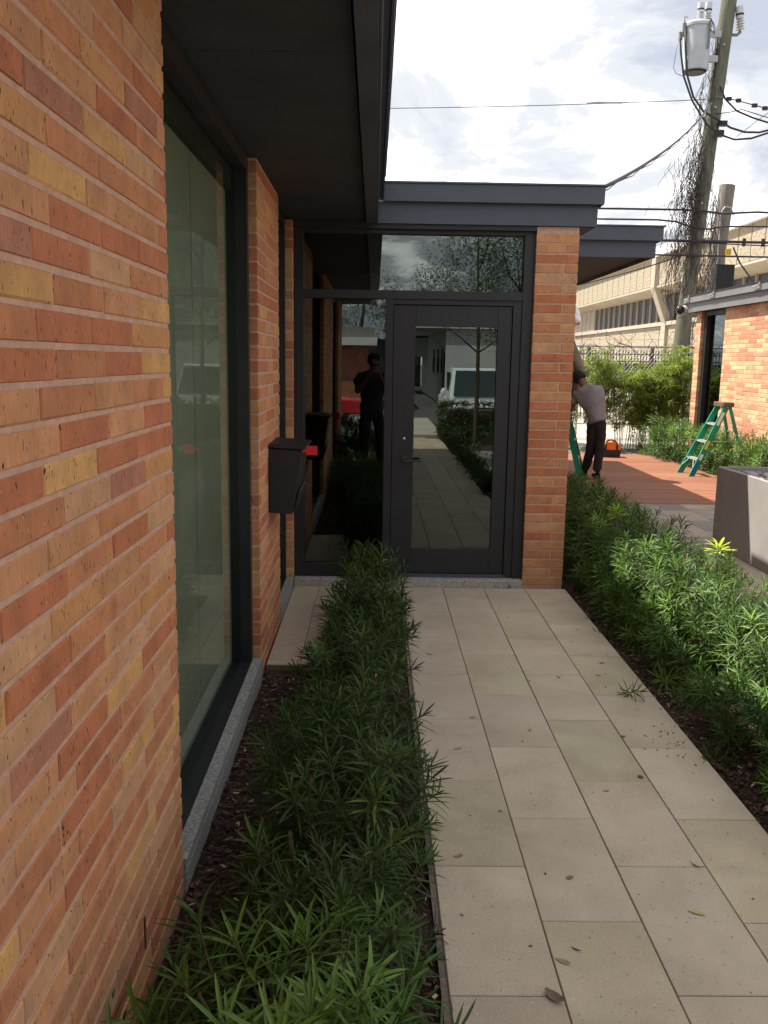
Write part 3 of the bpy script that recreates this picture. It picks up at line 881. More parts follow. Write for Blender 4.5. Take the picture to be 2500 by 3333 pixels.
# ------------------------------------------------------------------ poles
def pole_thing(name, label, base, top, r0, r1, m_, split_top=False):
    t = thing(name, label, 'pole', base)
    b = Vector(base); e = Vector(top); pts = [b + (e - b) * i / 14 for i in range(15)]
    pts = [p + Vector((noise.noise(p * .7) * .02, 0, 0)) for p in pts]
    MB().tube(pts, [r0 + (r1 - r0) * i / 14 for i in range(15)], 18).build('shaft', m_, t, smooth=True, sm_ang=.8)
    return t
PB = Vector((6.50, 19.4, -.1)); PT = Vector((7.28, 19.4, 11.0))
def onpole(z): return PB + (PT - PB) * ((z + .1) / 11.1)
up_ = pole_thing('utility_pole', 'tall leaning greenish wooden utility pole carrying the grey transformer', PB, PT, .165, .15, M['pole'])
for z in (8.1, 6.9, 3.1, 5.0):
    p = onpole(z)
    MB().tube([(p.x - .03, p.y - .19, z), (p.x - .03, p.y - .15, z)], .022, 6).build('bolt', M['galv'], up_)
q = onpole(8.75)
MB().tube([(q.x + .1, 19.4, 8.35), (q.x + .22, 19.35, 8.33), (q.x + .29, 19.35, 8.40)], .03, 6).build('bracket', M['alloy'], up_)
def insulator(parent, c, h, r, tilt=0, cap=True):
    c = Vector(c)
    prof = []
    n = 4
    for i in range(n):
        z = h * .45 * i / n
        prof += [(r * .45, z), (r * .9, z + .012), (r * .45, z + h * .45 / n * .7)]
    o = MB().lathe((0, 0, 0), prof + [(r * .4, h * .46)], 12).build('insulator', M['porcelain'], parent, smooth=True, sm_ang=.7)
    o.location = c; o.rotation_euler = (0, tilt, 0)
    ar = MB().lathe((0, 0, 0), [(r * .75, h * .47), (r * .8, h * .5), (r * .8, h * .98), (r * .5, h)], 14).build('arrester', M['porcelain'], parent, smooth=True, sm_ang=.7)
    ar.location = c; ar.rotation_euler = (0, tilt, 0)
    b_ = MB().lathe((0, 0, 0), [(r * .83, h * .60), (r * .83, h * .68)], 14).build('band', M['black'], parent, smooth=True, sm_ang=.7)
    b_.location = c; b_.rotation_euler = (0, tilt, 0)
insulator(up_, (q.x + .28, 19.35, 8.42), .46, .10, -.12)
# transformer
tx, ty, tz0, tz1 = 6.49, 19.25, 7.58, 8.50
tr = thing('transformer', 'light grey cylindrical transformer mounted high on the left of the utility pole', 'transformer', (tx, ty, tz0))
MB().lathe((tx, ty, 0), [(.24, tz0), (.255, tz0 + .02), (.255, tz0 + .05), (.262, tz0 + .3), (.262, tz1 - .1), (.285, tz1 - .09), (.29, tz1 - .04), (.26, tz1), (.10, tz1 + .05), (.02, tz1 + .055)], 28).build('tank', M['tank'], tr, smooth=True, sm_ang=.5)
MB().lathe((tx, ty, 0), [(.20, tz0 - .03), (.235, tz0 - .001)], 28).build('tank_base', M['black'], tr)
for z in (tz0 + .25, tz1 - .2):
    MB().box(tx + .22, onpole(z).x - .12, ty - .04, ty + .04, z - .06, z + .06).build('mount_bracket', M['galv'], tr)
insulator(tr, (tx + .04, ty, tz1 + .03), .36, .085)
insulator(tr, (tx + .21, ty + .05, tz1 + .0), .42, .085)
MB().box(tx - .33, tx - .26, ty - .1, ty - .04, tz1 - .28, tz1 - .02).box(tx - .40, tx - .33, ty - .1, ty - .04, tz1 - .35, tz1 - .2).tube([(tx - .3, ty - .07, tz1 - .05), (tx - .3, ty - .07, tz1 + .1), (tx - .23, ty - .07, tz1 + .08)], .012, 5).build('terminal', M['alloy'], tr)
MB().box(tx + .14, tx + .17, ty - .27, ty - .235, tz1 - .55, tz1 - .03).build('ground_strap', M['alloy'], tr)
MB().tube([(tx + .15, ty - .28, tz1 + .0), (tx + .22, ty - .3, tz1 - .12), (tx + .24, ty - .3, tz1 - .3), (tx + .16, ty - .28, tz1 - .2)], .012, 5).build('lead', M['black'], tr)
# old stub pole
st = pole_thing('wooden_post', 'weathered grey cut-off wooden post behind the brick building roof', (7.20, 19.9, -.1), (7.60, 19.9, 5.5), .185, .165, M['oldpole'])
MB().box(7.36, 7.74, 19.5, 19.66, 3.15, 3.80).build('dark_box', M['fencedark'], st)  # plain dark box in front of the post
MB().box(7.58, 7.70, 19.66, 19.70, 4.02, 4.14).build('tag', M['yellow'], st)
MB().tube([(7.42, 19.7, 3.0), (7.43, 19.7, 4.9), (7.50, 19.7, 5.02), (7.64, 19.7, 5.0), (7.70, 19.7, 4.85)], .014, 6).build('conduit', M['galv'], st)

# cables
def cat(a, b, sag, n=14):
    a = Vector(a); b = Vector(b)
    return [a + (b - a) * i / n - Vector((0, 0, sag * 4 * (i / n) * (1 - i / n))) for i in range(n + 1)]
def cable(label, pts, r, m_='wire', extra=None):
    t = MB().tube(pts, r, 6).build('cable', M[m_], smooth=True)
    tag(t, label, 'cable')
    return t
PX = 19.2
c_ = cable('thin bare cable running left from the utility pole across the sky', cat((-6, 19.3, 6.70), (6.75, PX, 7.04), .10, 24), .009, 'alloy')
MB().tube([(4.3, 19.25, 6.94), (4.5, 19.25, 6.955), (5.0, 19.25, 6.96), (5.17, 19.25, 6.965)], [.012, .024, .024, .012], 8).build('splice_sleeve', M['galv'], c_)
cable('twisted service drop from the utility pole down to the entrance roof corner', cat((6.85, 19.1, 6.98), (1.57, 6.5, 2.866), .16, 20), .015)
cable('thin strand wound round the service drop', [p + Vector((0, 0, .012 * math.sin(i * 2.1) - .012)) for i, p in enumerate(cat((6.85, 19.1, 6.96), (1.57, 6.52, 2.862), .17, 30))], .006, 'alloy')
cable('upper thick cable level with the entrance roof fascia', cat((-4, PX, 4.86), (6.4, PX, 4.86), .0, 10) + [(6.9, PX, 4.84), (7.4, 19.6, 4.86), (8.0, PX, 4.84), (12, PX, 4.70)], .022)
cable('second thick cable dipping to meet the pole', cat((-4, PX, 4.62), (5.9, PX, 4.65), .0, 10) + [(6.3, PX, 4.62), (6.6, PX, 4.52), (7.0, PX, 4.48), (7.5, 19.6, 4.60), (8.2, PX, 4.55), (12, PX, 4.5)], .019)
b1 = cable('thick bundled cable passing behind the rear roof corner', cat((-2, PX, 4.30), (12, PX, 4.22), .02, 16), .028)
cable('thin cable just under the bundled one, right of the pole', cat((6.9, PX, 4.20), (12, PX, 4.14), .03, 10), .012)
for x in (7.75, 8.15, 8.5):
    MB().box(x, x + .05, PX - .03, PX + .03, 4.14, 4.30).build('cable_clamp', M['black'], b1)
cable('lowest black cable crossing below the rear roof fascia', cat((-2, PX, 4.02), (12, PX, 3.93), .03, 16), .019)
cable('slack thin cable rising from the roof edge towards the pole', cat((2.0, 18.9, 2.85), (6.55, PX, 3.95), .12, 12), .012)
cable('drop cable hanging from the old post to the brick roof', [(7.55, PX, 4.12), (7.72, PX, 3.8), (7.9, 18.8, 3.35), (8.0, 18.5, 2.95)], .016)
c1 = cable('topmost cable right of the pole with small clamps', [(6.93, PX, 7.10), (7.3, PX, 7.05), (7.7, PX, 6.96), (8.05, PX, 6.88), (10, PX, 6.5)], .013, 'alloy')
for x, z in ((7.22, 7.06), (7.42, 7.03), (7.76, 6.94), (7.98, 6.89)):
    MB().box(x - .05, x + .05, PX - .03, PX + .03, z - .035, z + .035).build('cable_clamp', M['black'], c1)
cable('dark cable curving down to the right from the pole side', [(7.02, PX, 7.30), (7.15, PX, 7.05), (7.4, PX, 6.83), (7.75, PX, 6.70), (8.05, PX, 6.62), (10, PX, 6.4)], .018)
c3 = cable('looping lead cable with a clamp, hanging right of the pole', [(6.20, 19.15, 8.35), (6.22, 19.1, 8.0), (6.28, 19.1, 7.5), (6.45, 19.1, 7.05), (6.68, 19.1, 6.78), (7.0, 19.1, 6.62), (7.3, PX, 6.50), (7.6, PX, 6.42), (7.9, PX, 6.42), (8.3, PX, 6.52), (10, PX, 7.0)], .021)
MB().box(7.03, 7.2, PX - .08, PX + .02, 6.52, 6.62).build('cable_clamp', M['black'], c3)
c4 = cable('lowest looping lead cable sweeping under the others', [(6.10, 19.15, 8.30), (6.13, 19.1, 7.9), (6.22, 19.1, 7.45), (6.42, 19.1, 7.0), (6.62, 19.1, 6.72), (6.8, 19.1, 6.5), (7.05, 19.1, 6.34), (7.4, PX, 6.27), (7.75, PX, 6.30), (8.05, PX, 6.40), (10, PX, 7.0)], .020)
MB().box(6.95, 7.12, PX - .15, PX - .02, 6.30, 6.42).build('cable_clamp', M['black'], c4)
cable('thin grey pigtail lead left of the transformer', [(6.08, 19.1, 8.2), (6.03, 19.1, 7.9), (6.0, 19.1, 7.6), (6.06, 19.1, 7.5), (6.25, 19.1, 7.43)], .007, 'alloy')
cable('thin wavy jumper between the right hand cables', [(6.95, PX, 6.76), (7.25, PX, 6.80), (7.5, PX, 6.86), (7.8, PX, 6.78), (8.1, PX, 6.70)], .009)
cable('fine crossing jumper near the right edge of the sky', [(7.4, PX, 6.30), (7.6, PX, 6.45), (7.85, PX, 6.66), (8.05, PX, 6.80)], .007)

# dry vines
vn = thing('dry_vine', 'leafless brown vine tangle hanging round the utility pole', 'vine', (6.6, 19.2, 0))
vb = MB()
def vine_strand(x, y, z, length, drift, r):
    pts = []; p = Vector((x, y, z)); sx = R.uniform(0, 99)
    n = max(5, int(length / .16))
    for i in range(n):
        pts.append(p.copy())
        p = p + Vector((noise.noise(Vector((sx, i * .6, 0))) * .22 + drift, noise.noise(Vector((sx, 0, i * .5))) * .06, -length / n))
    vb.tube(pts, r, 3, False)
for i in range(95):
    z = R.uniform(5.2, 7.6); px = onpole(z).x
    vine_strand(px - R.uniform(.12, .40), 19.25 + R.uniform(-.1, .1), z, R.uniform(1.2, 2.8), -.02, R.uniform(.0028, .0058))
for i in range(190):
    z = R.uniform(3.9, 6.3); px = onpole(z).x
    vine_strand(px - R.uniform(.12, .80) * R.uniform(.4, 1), 19.25 + R.uniform(-.12, .12), z, R.uniform(.6, 2.0), R.uniform(-.02, .015), R.uniform(.0028, .0058))
for i in range(90):
    z = R.uniform(3.8, 5.5); px = onpole(z).x
    vine_strand(px + R.uniform(.13, .42), 19.5 + R.uniform(-.1, .1), z, R.uniform(.6, 2.6), 0, R.uniform(.0028, .006))
for i in range(40):
    z = R.uniform(7.5, 8.5); px = onpole(z).x
    vine_strand(px - R.uniform(.1, .25), 19.3, z, R.uniform(.6, 1.2), -.0, R.uniform(.0025, .005))
for i in range(60):
    z = R.uniform(2.0, 4.0); px = onpole(z).x
    vine_strand(px + R.uniform(-.4, .5), 19.35, z, R.uniform(.5, 1.5), R.uniform(-.04, .04), R.uniform(.002, .004))
vb.build('stems', M['vine'], vn, stuff=True)
# bare climber on the chain link
vb = MB()
for i in range(70):
    pts = []; p = Vector((R.uniform(3.4, 7.0), 19.97, R.uniform(1.2, 2.0))); a = R.uniform(.6, 2.5)
    for k in range(9):
        pts.append(p.copy()); a += R.uniform(-.6, .6)
        p = p + Vector((math.cos(a), R.uniform(-.2, .1), abs(math.sin(a)) * .8)) * .085
    vb.tube(pts, .0055, 3, False)
tag(vb.build('bare_climber', M['vine'], stuff=True), 'thin bare twigs climbing over the chain link fence rail', 'twigs')

# ------------------------------------------------------------------ plants
def leaf_strip(mb, base, d, upv, ln, w, curl, seg=4):
    """V-folded narrow leaf"""
    d = d.normalized(); side = d.cross(upv)
    if side.length < 1e-4: side = d.orthogonal()
    side.normalize(); n = side.cross(d).normalized()
    p = Vector(base); V = []
    prof = [.35, .9, 1.0, .8, .05] if seg == 4 else [.4, 1.0, .75, .05]
    for i in range(seg + 1):
        ww = w * prof[i] / 2
        V += [p + side * ww + n * ww * .35, p - n * ww * .1, p - side * ww + n * ww * .35]
        d = (d - n * curl / seg).normalized(); n = side.cross(d).normalized()
        p = p + d * ln / seg
    F = []
    for i in range(seg):
        a = i * 3
        F += [(a, a + 1, a + 4, a + 3), (a + 1, a + 2, a + 5, a + 4)]
    mb.add(V, F)
def shoot_mesh(seed, n=26, L_=.13, ll=.083, lw=.0072, m_='leaf', tuft=False):
    r = random.Random(seed); mb = MB()
    bend = Vector((r.uniform(-.25, .25), r.uniform(-.25, .25), 1)).normalized()
    mb.mi = 1
    mb.tube([(0, 0, -.05), tuple(bend * L_ * .5), tuple(bend * L_)], [.0028, .0024, .0012], 4, False)
    mb.mi = 0
    for i in range(n):
        t = i / n
        a = i * 2.39996 + r.uniform(-.3, .3)
        el = (1.45 - 1.05 * t ** 1.3) + r.uniform(-.15, .15)
        d = Vector((math.cos(a) * math.sin(el), math.sin(a) * math.sin(el), math.cos(el)))
        l_ = ll * (.75 + .45 * math.sin(PI * min(1, t * .8 + .2))) * r.uniform(.8, 1.15)
        leaf_strip(mb, bend * L_ * (t * .97 + .03), d, Vector((0, 0, 1)), l_, lw * r.uniform(.85, 1.15), r.uniform(.1, .75))
    return mb.mesh('leafy_shoot', [M[m_], M['twig']], smooth=False)
POD = [shoot_mesh(i) for i in range(6)]
PODF = [shoot_mesh(40 + i, 18, .12, .085, .0092) for i in range(5)]
PODL = [shoot_mesh(60 + i, 18, .09, .085, .0088, 'leaf_fresh') for i in range(3)]
BAM = []
def bamboo_mesh(seed, m_='bamboo', n=18, L_=.34, ll=.13, lw=.019):
    r = random.Random(seed); mb = MB(); mb.mi = 1
    mb.tube([(0, 0, 0), (L_ * .3, 0, L_ * .35), (L_ * .75, 0, L_ * .42)], .0018, 3, False); mb.mi = 0
    for i in range(n):
        t = i / n; x = L_ * .8 * t
        d = Vector((r.uniform(.2, 1), r.uniform(-1, 1), r.uniform(-.5, .7))).normalized()
        leaf_strip(mb, (x, 0, L_ * .42 * min(1, t * 2)), d, Vector((0, 0, 1)), ll * r.uniform(.7, 1.2), lw, r.uniform(.1, .8), 3)
    return mb.mesh('leaf_spray', [M[m_], M['cane']])
BAM = [bamboo_mesh(i) for i in range(5)]
def small_mesh(seed, m_, n=26, rad=.10, ll=.035, lw=.02):
    r = random.Random(seed); mb = MB()
    for i in range(n):
        d = Vector((r.gauss(0, 1), r.gauss(0, 1), r.gauss(0, 1))).normalized()
        leaf_strip(mb, d * rad * r.uniform(.1, 1), Vector((r.gauss(0, 1), r.gauss(0, 1), r.gauss(0, .6))).normalized(), Vector((0, 0, 1)), ll * r.uniform(.7, 1.3), lw, .4, 3)
    return mb.mesh('leaf_cluster', [M[m_], M['twig']])
BOX = [small_mesh(i, 'boxleaf') for i in range(3)]
TRE = [small_mesh(10 + i, 'tree', 46, .42, .05, .017) for i in range(4)]

def shrub(name, label, group, cx, cy, rx, ry, h, n, meshes, scale=(.8, 1.15), zb=0., part='leafy_shoot', lit=0., fresh_meshes=None, up_bias=.55, stems=5, cat_='shrub', seed=0, tone=1.0, slope=0.0, outc=.35):
    r = random.Random(seed * 97 + 5)
    t = thing(name, label, cat_, (cx, cy, zb), group)
    sb = MB()
    for i in range(stems):
        a = r.uniform(0, 2 * PI); q = Vector((cx + math.cos(a) * rx * .2, cy + math.sin(a) * ry * .2, zb))
        e = Vector((cx + math.cos(a) * rx * .7, cy + math.sin(a) * ry * .7, zb + h * .85))
        sb.tube([q - Vector((0, 0, .08)), (q + e) / 2 + Vector((r.uniform(-.03, .03), r.uniform(-.03, .03), 0)), e], [.009, .007, .003], 5, False)
    sb.build('stem', M['twig'], t)
    for i in range(n):
        # point in the upper rounded box
        while True:
            x, y, z = r.uniform(-1, 1), r.uniform(-1, 1), r.uniform(0.05, 1)
            d_ = (abs(x) ** 3 + abs(y) ** 3) ** (1 / 3.)
            rad = max(d_, z)
            if d_ <= 1.0 - .25 * max(0, z - .7) / .3 and (rad > .62 or r.random() < .25): break
        p = Vector((cx + x * rx, cy + y * ry, zb + z * h * (1 + .10 * noise.noise(Vector((cx * 3 + x * 2, cy * 3 + y * 2, 1.3)))) - .10))
        out_ = Vector((x * outc * 2.2, y * outc * 2.2, 0)) * (1 - z * .35) + Vector((0, 0, up_bias + z * .5))
        out_ += Vector((r.gauss(0, .22), r.gauss(0, .22), r.gauss(0, .12)))
        out_.normalize()
        rot = out_.to_track_quat('Z', 'Y').to_euler()
        rot = (out_.to_track_quat('Z', 'Y') @ Euler((0, 0, r.uniform(0, 6.28))).to_quaternion()).to_euler()
        use_fresh = fresh_meshes and r.random() < lit and z > .6
        me = r.choice(fresh_meshes if use_fresh else meshes)
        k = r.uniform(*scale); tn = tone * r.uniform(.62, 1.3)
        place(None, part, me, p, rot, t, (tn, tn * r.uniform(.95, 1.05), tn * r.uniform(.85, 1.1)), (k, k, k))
    return t
# left row along the window bed, near to far
GL = 'podocarpus shrubs in the bed under the windows'
lefts = [
    (-.17, 1.08, .33, .33, .40, 62, 'front shrub of the window bed, bright fresh shoots, cut by the lower picture edge'),
    (-.12, 1.66, .28, .28, .43, 66, 'loose pale green shrub in the window bed with long finger-like leaves'),
    (-.10, 2.22, .23, .22, .37, 60, 'dark shrub of the window bed beside the purple flower'),
    (-.05, 2.80, .25, .27, .45, 74, 'dark shrub of the window bed, third from the picture edge with cut stem ends'),
    (-.05, 3.42, .20, .23, .36, 58, 'dark shrub of the window bed halfway to the entrance'),
    (-.04, 4.02, .20, .26, .47, 66, 'shrub of the window bed level with the near edge of the mailbox pier'),
    (-.01, 4.58, .17, .22, .41, 56, 'shrub of the window bed where the side paving begins'),
    (-.02, 5.08, .18, .27, .49, 60, 'shrub in the strip of bed in front of the mailbox, second from the door'),
    (-.01, 5.55, .17, .27, .46, 54, 'last narrow shrub of the row, nearest the glass entrance door'),
    (-.40, 1.62, .15, .26, .30, 17, 'low pale shoots standing against the foot of the near brick wall'),
]
for i, (x, y, rx, ry, h, n, lb) in enumerate(lefts):
    shrub('podocarpus_shrub', lb, GL, x - (.035 if i < 6 else 0), y, rx, ry, h, int(n * 1.2), POD if y < 4.2 else PODF + POD, (.78, 1.15) if y > 1.9 else (1.0, 1.35), lit=(.7 if i < 2 or i == 9 else .10), fresh_meshes=PODL, seed=i, tone=(.95 if y > 1.9 else 1.5))
GR = 'podocarpus shrubs in the hedge right of the walkway'
names_r = ['beside the brick entrance pillar', 'just right of the brick pillar foot, shaded', 'behind the worker side, top in sun', 'with a fresh yellow-green shoot on top', 'in full sun halfway along the walkway hedge', 'opposite the planter corner with the yellow tuft', 'sunlit with brown clipped tips, left of the planter', 'in the middle right of the walkway hedge', 'dense and bright at the right picture edge', 'at the right picture edge above the leaf litter', 'nearest to the viewer, mostly outside the right edge']
ys = [8.75, 8.15, 7.5, 6.9, 6.3, 5.7, 5.15, 4.6, 4.05, 3.5, 2.95]
for i, y in enumerate(ys):
    shrub('podocarpus_shrub', 'hedge shrub ' + names_r[i], GR, 1.895 + R.uniform(-.02, .02), y, .35, .37, .58 + R.uniform(-.03, .04), 165, (PODF + POD) if y > 5.5 else POD, (.72, 1.08), lit=.24, fresh_meshes=PODL, seed=50 + i, tone=1.65)  # raised tone puts the hedge's sunlit brightness into the leaf colour
# yellow tuft
yt = shoot_mesh(99, 22, .05, .085, .012, 'leaf_fresh')
for (x, y, z, lb) in ((2.13, 5.25, .52, 'bright yellow tuft of new leaves on top of the hedge by the planter'), (1.72, 6.05, .60, 'yellow-green fresh tuft on the hedge near the entrance pillar'), (2.0, 3.9, .50, 'small lime tuft low on the sunny side of the hedge')):
    o = place(None, 'yellow_tuft', yt, (x, y, z), (.1, .1, R.uniform(0, 6)), None, (5.0, 3.6, 1.4) if 'bright' in lb else (3.2, 2.6, .8), (1.05, 1.05, 1.05)); tag(o, lb, 'leaf tuft')
# hedge in front of the right building
GB = 'shrubs along the foot of the far brick building'
lbs = ['shrub at the far end of the brick building by the dark window', 'shrub under the dark window of the brick building', 'shrub left behind the open stepladder', 'shrub right behind the stepladder cap', 'shrub against the brick wall just right of the stepladder', 'bright shrub against the sunny brick wall above the planter', 'shrub behind the planter pebbles at the right edge', 'shrub at the brick wall, partly beyond the right edge']
for i, y in enumerate([16.3, 15.45, 14.6, 13.75, 12.9, 12.05, 11.2, 10.3]):
    xo = 5.55 if i > 1 else 5.35
    shrub('wall_shrub', lbs[i], GB, xo, y, .36, .48, .68 + R.uniform(-.04, .05), 120, PODF, (.95, 1.3), lit=.35, fresh_meshes=PODL, seed=80 + i, tone=1.8)
# bamboo
GBM = 'bamboo clumps behind the deck'
bl = ['bamboo clump peeping out beside the brick pillar', 'tall bamboo clump behind the worker in grey', 'bamboo clump behind the orange tool bag', 'dense bright bamboo clump in the middle of the deck edge', 'bamboo clump left of the leaning pole foot', 'tall bamboo clump in front of the utility pole foot', 'bamboo clump beside the far brick building corner']
for i, (x, y, h) in enumerate([(3.75, 17.2, 1.75), (4.35, 17.3, 1.98), (4.85, 17.1, 1.62), (5.2, 17.4, 1.42), (5.45, 17.2, 1.5), (5.85, 17.5, 1.66), (6.15, 17.6, 1.98)]):
    r = random.Random(300 + i)
    t = thing('bamboo_clump', bl[i], 'bamboo', (x, y, 0), GBM)
    for c in range(11):
        a = r.uniform(0, 6.28); rr_ = r.uniform(.02, .16); sp_ = r.uniform(.1, .38)
        hh = h * r.uniform(.72, 1.0)
        b0 = Vector((x + math.cos(a) * rr_, y + math.sin(a) * rr_, -.05)); e = Vector((x + math.cos(a) * sp_, y + math.sin(a) * sp_, hh))
        MB().tube([b0, b0 + (e - b0) * .5 - Vector((math.cos(a), math.sin(a), 0)) * .03, e], [.008, .006, .002], 4, False).build('culm', M['cane'], t)
        for s_ in range(16):
            q_ = r.uniform(.22, 1.0) ** .8
            p = b0 + (e - b0) * q_
            k = r.uniform(.7, 1.15); tn = r.uniform(.75, 1.25)
            place(None, 'leaf_spray', r.choice(BAM), p, (r.uniform(-.3, .3), r.uniform(-.5, .3), r.uniform(0, 6.28)), t, (tn, tn, tn), (k, k, k))

# mulberry low purple flower
pfw = thing('purple_flower', 'small purple flower low in the dark bed under the window', 'flower', (-.335, 2.78, -.03))
MB().tube([(-.335, 2.78, -.04), (-.33, 2.78, .12), (-.325, 2.78, .2)], .003, 5).build('stem', M['twig'], pfw)
mbp = MB()
for k in range(9):
    a = k * 2.4; d = Vector((math.cos(a), math.sin(a), .5))
    leaf_strip(mbp, (-.328, 2.78, .10 + .012 * k), d, Vector((0, 0, 1)), .034, .022, .5, 3)
mbp.build('petals', M['purple'], pfw)

# pruned stem ends
GS = []
for i, (x, y, z) in enumerate([(-.02, 4.0, .40), (.02, 3.72, .36), (.12, 2.9, .38), (-.2, 2.75, .36), (1.66, 6.5, .60), (2.03, 5.2, .55), (1.95, 5.3, .58), (2.07, 6.4, .6)]):
    o = MB().tube([(x, y, z - .14), (x + .004, y, z - .075)], .0045, 7).build('cut_stem', noisy('cut_wood', (.45, .28, .14), .1, 60, .8, 0) if i == 0 else bpy.data.materials['cut_wood'])
    tag(o, 'short pruned stem with a pale cut end sticking out of the foliage', 'stem', 'pruned stem ends in the shrubs')

# ------------------------------------------------------------------ litter
def dead(x, y, l_, w, a, col, label, z=.002, curl=.5, name='fallen_leaf'):
    mb = MB()
    d = Vector((1, 0, .0)); V = []; F = []
    n = 6
    for i in range(n + 1):
        t = i / n; ww = w * math.sin(PI * min(.97, max(.04, t))) ** .8 / 2
        zc = curl * l_ * .35 * (t - .5) ** 2 * 4 * .5
        V += [(t * l_ - l_ / 2, ww, zc + ww * curl * .6), (t * l_ - l_ / 2, 0, zc), (t * l_ - l_ / 2, -ww, zc + ww * curl * .4)]
    for i in range(n):
        b_ = i * 3; F += [(b_, b_ + 1, b_ + 4, b_ + 3), (b_ + 1, b_ + 2, b_ + 5, b_ + 4)]
    mb.add(V, F)
    o = mb.build(name, M['deadleaf'], smooth=True)
    o.location = (x, y, z); o.rotation_euler = (R.uniform(-.1, .1), R.uniform(-.1, .1), a); o.color = (*col, 1)
    tag(o, label, 'leaf', 'dead leaves on the walkway')
dead(1.01, 2.436, .052, .016, -.5, (.52, .42, .16), 'long yellow leaf on the right side of the near walkway')
dead(.552, 2.21, .048, .016, -.6, (.40, .28, .14), 'tan curled leaf on the olive paver near the lower edge')
dead(.497, 2.066, .065, .03, -.9, (.20, .13, .10), 'large brown curled leaf at a paver corner nearest the viewer', curl=1)
dead(.659, 2.618, .026, .017, .2, (.22, .18, .12), 'small round brown leaf in the middle of a grey-pink paver')
dead(.933, 3.21, .026, .014, .1, (.42, .30, .18), 'small tan leaf just under the third cross joint')
dead(1.104, 3.33, .028, .02, -1, (.12, .08, .05), 'dark round leaf by the right joint line')
dead(.492, 3.044, .02, .012, -1, (.2, .15, .1), 'small grey-brown leaf beside the left joint')
dead(.307, 2.74, .035, .016, .4, (.36, .22, .1), 'ragged orange-brown leaf on the left olive paver')
dead(.382, 3.58, .034, .018, .2, (.48, .34, .14), 'yellowish leaf on the left column of pavers')
dead(1.297, 4.70, .04, .015, .1, (.30, .18, .1), 'brown leaf near the sprig on the right')
dead(.731, 3.78, .022, .014, 1, (.4, .26, .1), 'tiny orange leaf in the middle of the walkway')
dead(.483, 3.917, .03, .01, 0, (.25, .12, .07), 'thin reddish leaf lying on a cross joint')
dead(.338, 4.817, .05, .006, -.6, (.06, .04, .03), 'thin dark curved leaf near the entrance', curl=1)
dead(1.226, 4.499, .04, .008, -.8, (.05, .035, .03), 'dark narrow leaf left of the sprig')
dead(1.004, 4.464, .03, .008, -.9, (.06, .04, .03), 'small dark leaf on the third column of pavers')
dead(1.142, 3.719, .025, .014, .3, (.15, .1, .06), 'small brown leaf in the right joint line')
dead(1.10, 2.69, .05, .006, -.9, (.08, .06, .04), 'dark stalk lying by the right joint', curl=1)
dead(.60, 2.262, .035, .006, -.7, (.09, .06, .05), 'dark stick fragment on the olive paver', curl=.6)
mb = MB(); mb.usec = True
for i in range(70):
    x = R.uniform(1.2, 1.43) if R.random() < .7 else R.uniform(.25, 1.42); y = R.gauss(3.72, .1) if x > 1.2 and R.random() < .6 else R.uniform(1.9, 6.0)
    l_ = R.uniform(.003, .011); a = R.uniform(0, 3.1); mb.cm = R.choice([(.08, .05, .03), (.14, .09, .05), (.2, .14, .08)])
    mb.obox((x, y, .0025), Vector((math.cos(a), math.sin(a), 0)) * l_ / 2, Vector((-math.sin(a), math.cos(a), 0)) * l_ * .25, Vector((0, 0, .001)))
o = mb.build('debris_crumbs', M['vcol']); o['kind'] = 'stuff'
sg = place(None, 'podocarpus_sprig', POD[2], (1.28, 4.22, .012), (1.35, .2, .5), None, (.9, 1.15, 1.2), (.8, .8, .8))
tag(sg, 'broken green sprig lying on the right side of the walkway', 'sprig')
tag(MB().box(1.017, 1.030, 6.318, 6.332, .002, .028).build('tape_scrap', M['teal']), 'tiny teal scrap stuck at the foot of the stone threshold', 'scrap')
tag(MB().obox((-.5735, 2.06, .19), (.002, 0, 0), (0, .004, 0), (0, .0, .045)).build('rusty_tie', noisy('rust', (.12, .045, .02), .3, 60, .9, 0)), 'short rusty metal tie standing out of the brick joint', 'metal tie')

# ------------------------------------------------------------------ planter and pebbles
pl = thing('planter', 'big square grey concrete planter filled with dark pebbles', 'planter', (3.9, 6.8, 0))
px0, px1, py0, py1, ph, tw = 3.19, 4.65, 5.75, 8.06, .735, .035
MB().box(px0, px0 + tw, py0, py1, 0, ph).box(px1 - tw, px1, py0, py1, 0, ph).box(px0 + tw, px1 - tw, py0, py0 + tw, 0, ph).box(px0 + tw, px1 - tw, py1 - tw, py1, 0, ph).build('wall', M['greyconcrete'], pl, bevel=.004)
MB().box(px0 + tw, px1 - tw, py0 + tw, py1 - tw, .4, .655).build('fill', M['pebble'], pl)
pbm = []
for i in range(6):
    mb = MB(); mb.sphere((0, 0, 0), 1, 10, 7, (1, R.uniform(.65, .85), R.uniform(.45, .6)))
    mb.v = [tuple(Vector(v) * (1 + .08 * noise.noise(Vector(v) * 1.3 + Vector((i * 7, 0, 0))))) for v in mb.v]
    pbm.append(mb.mesh('pebble', M['pebble'], smooth=True))
cnt = 0
yy = py0 + tw + .07
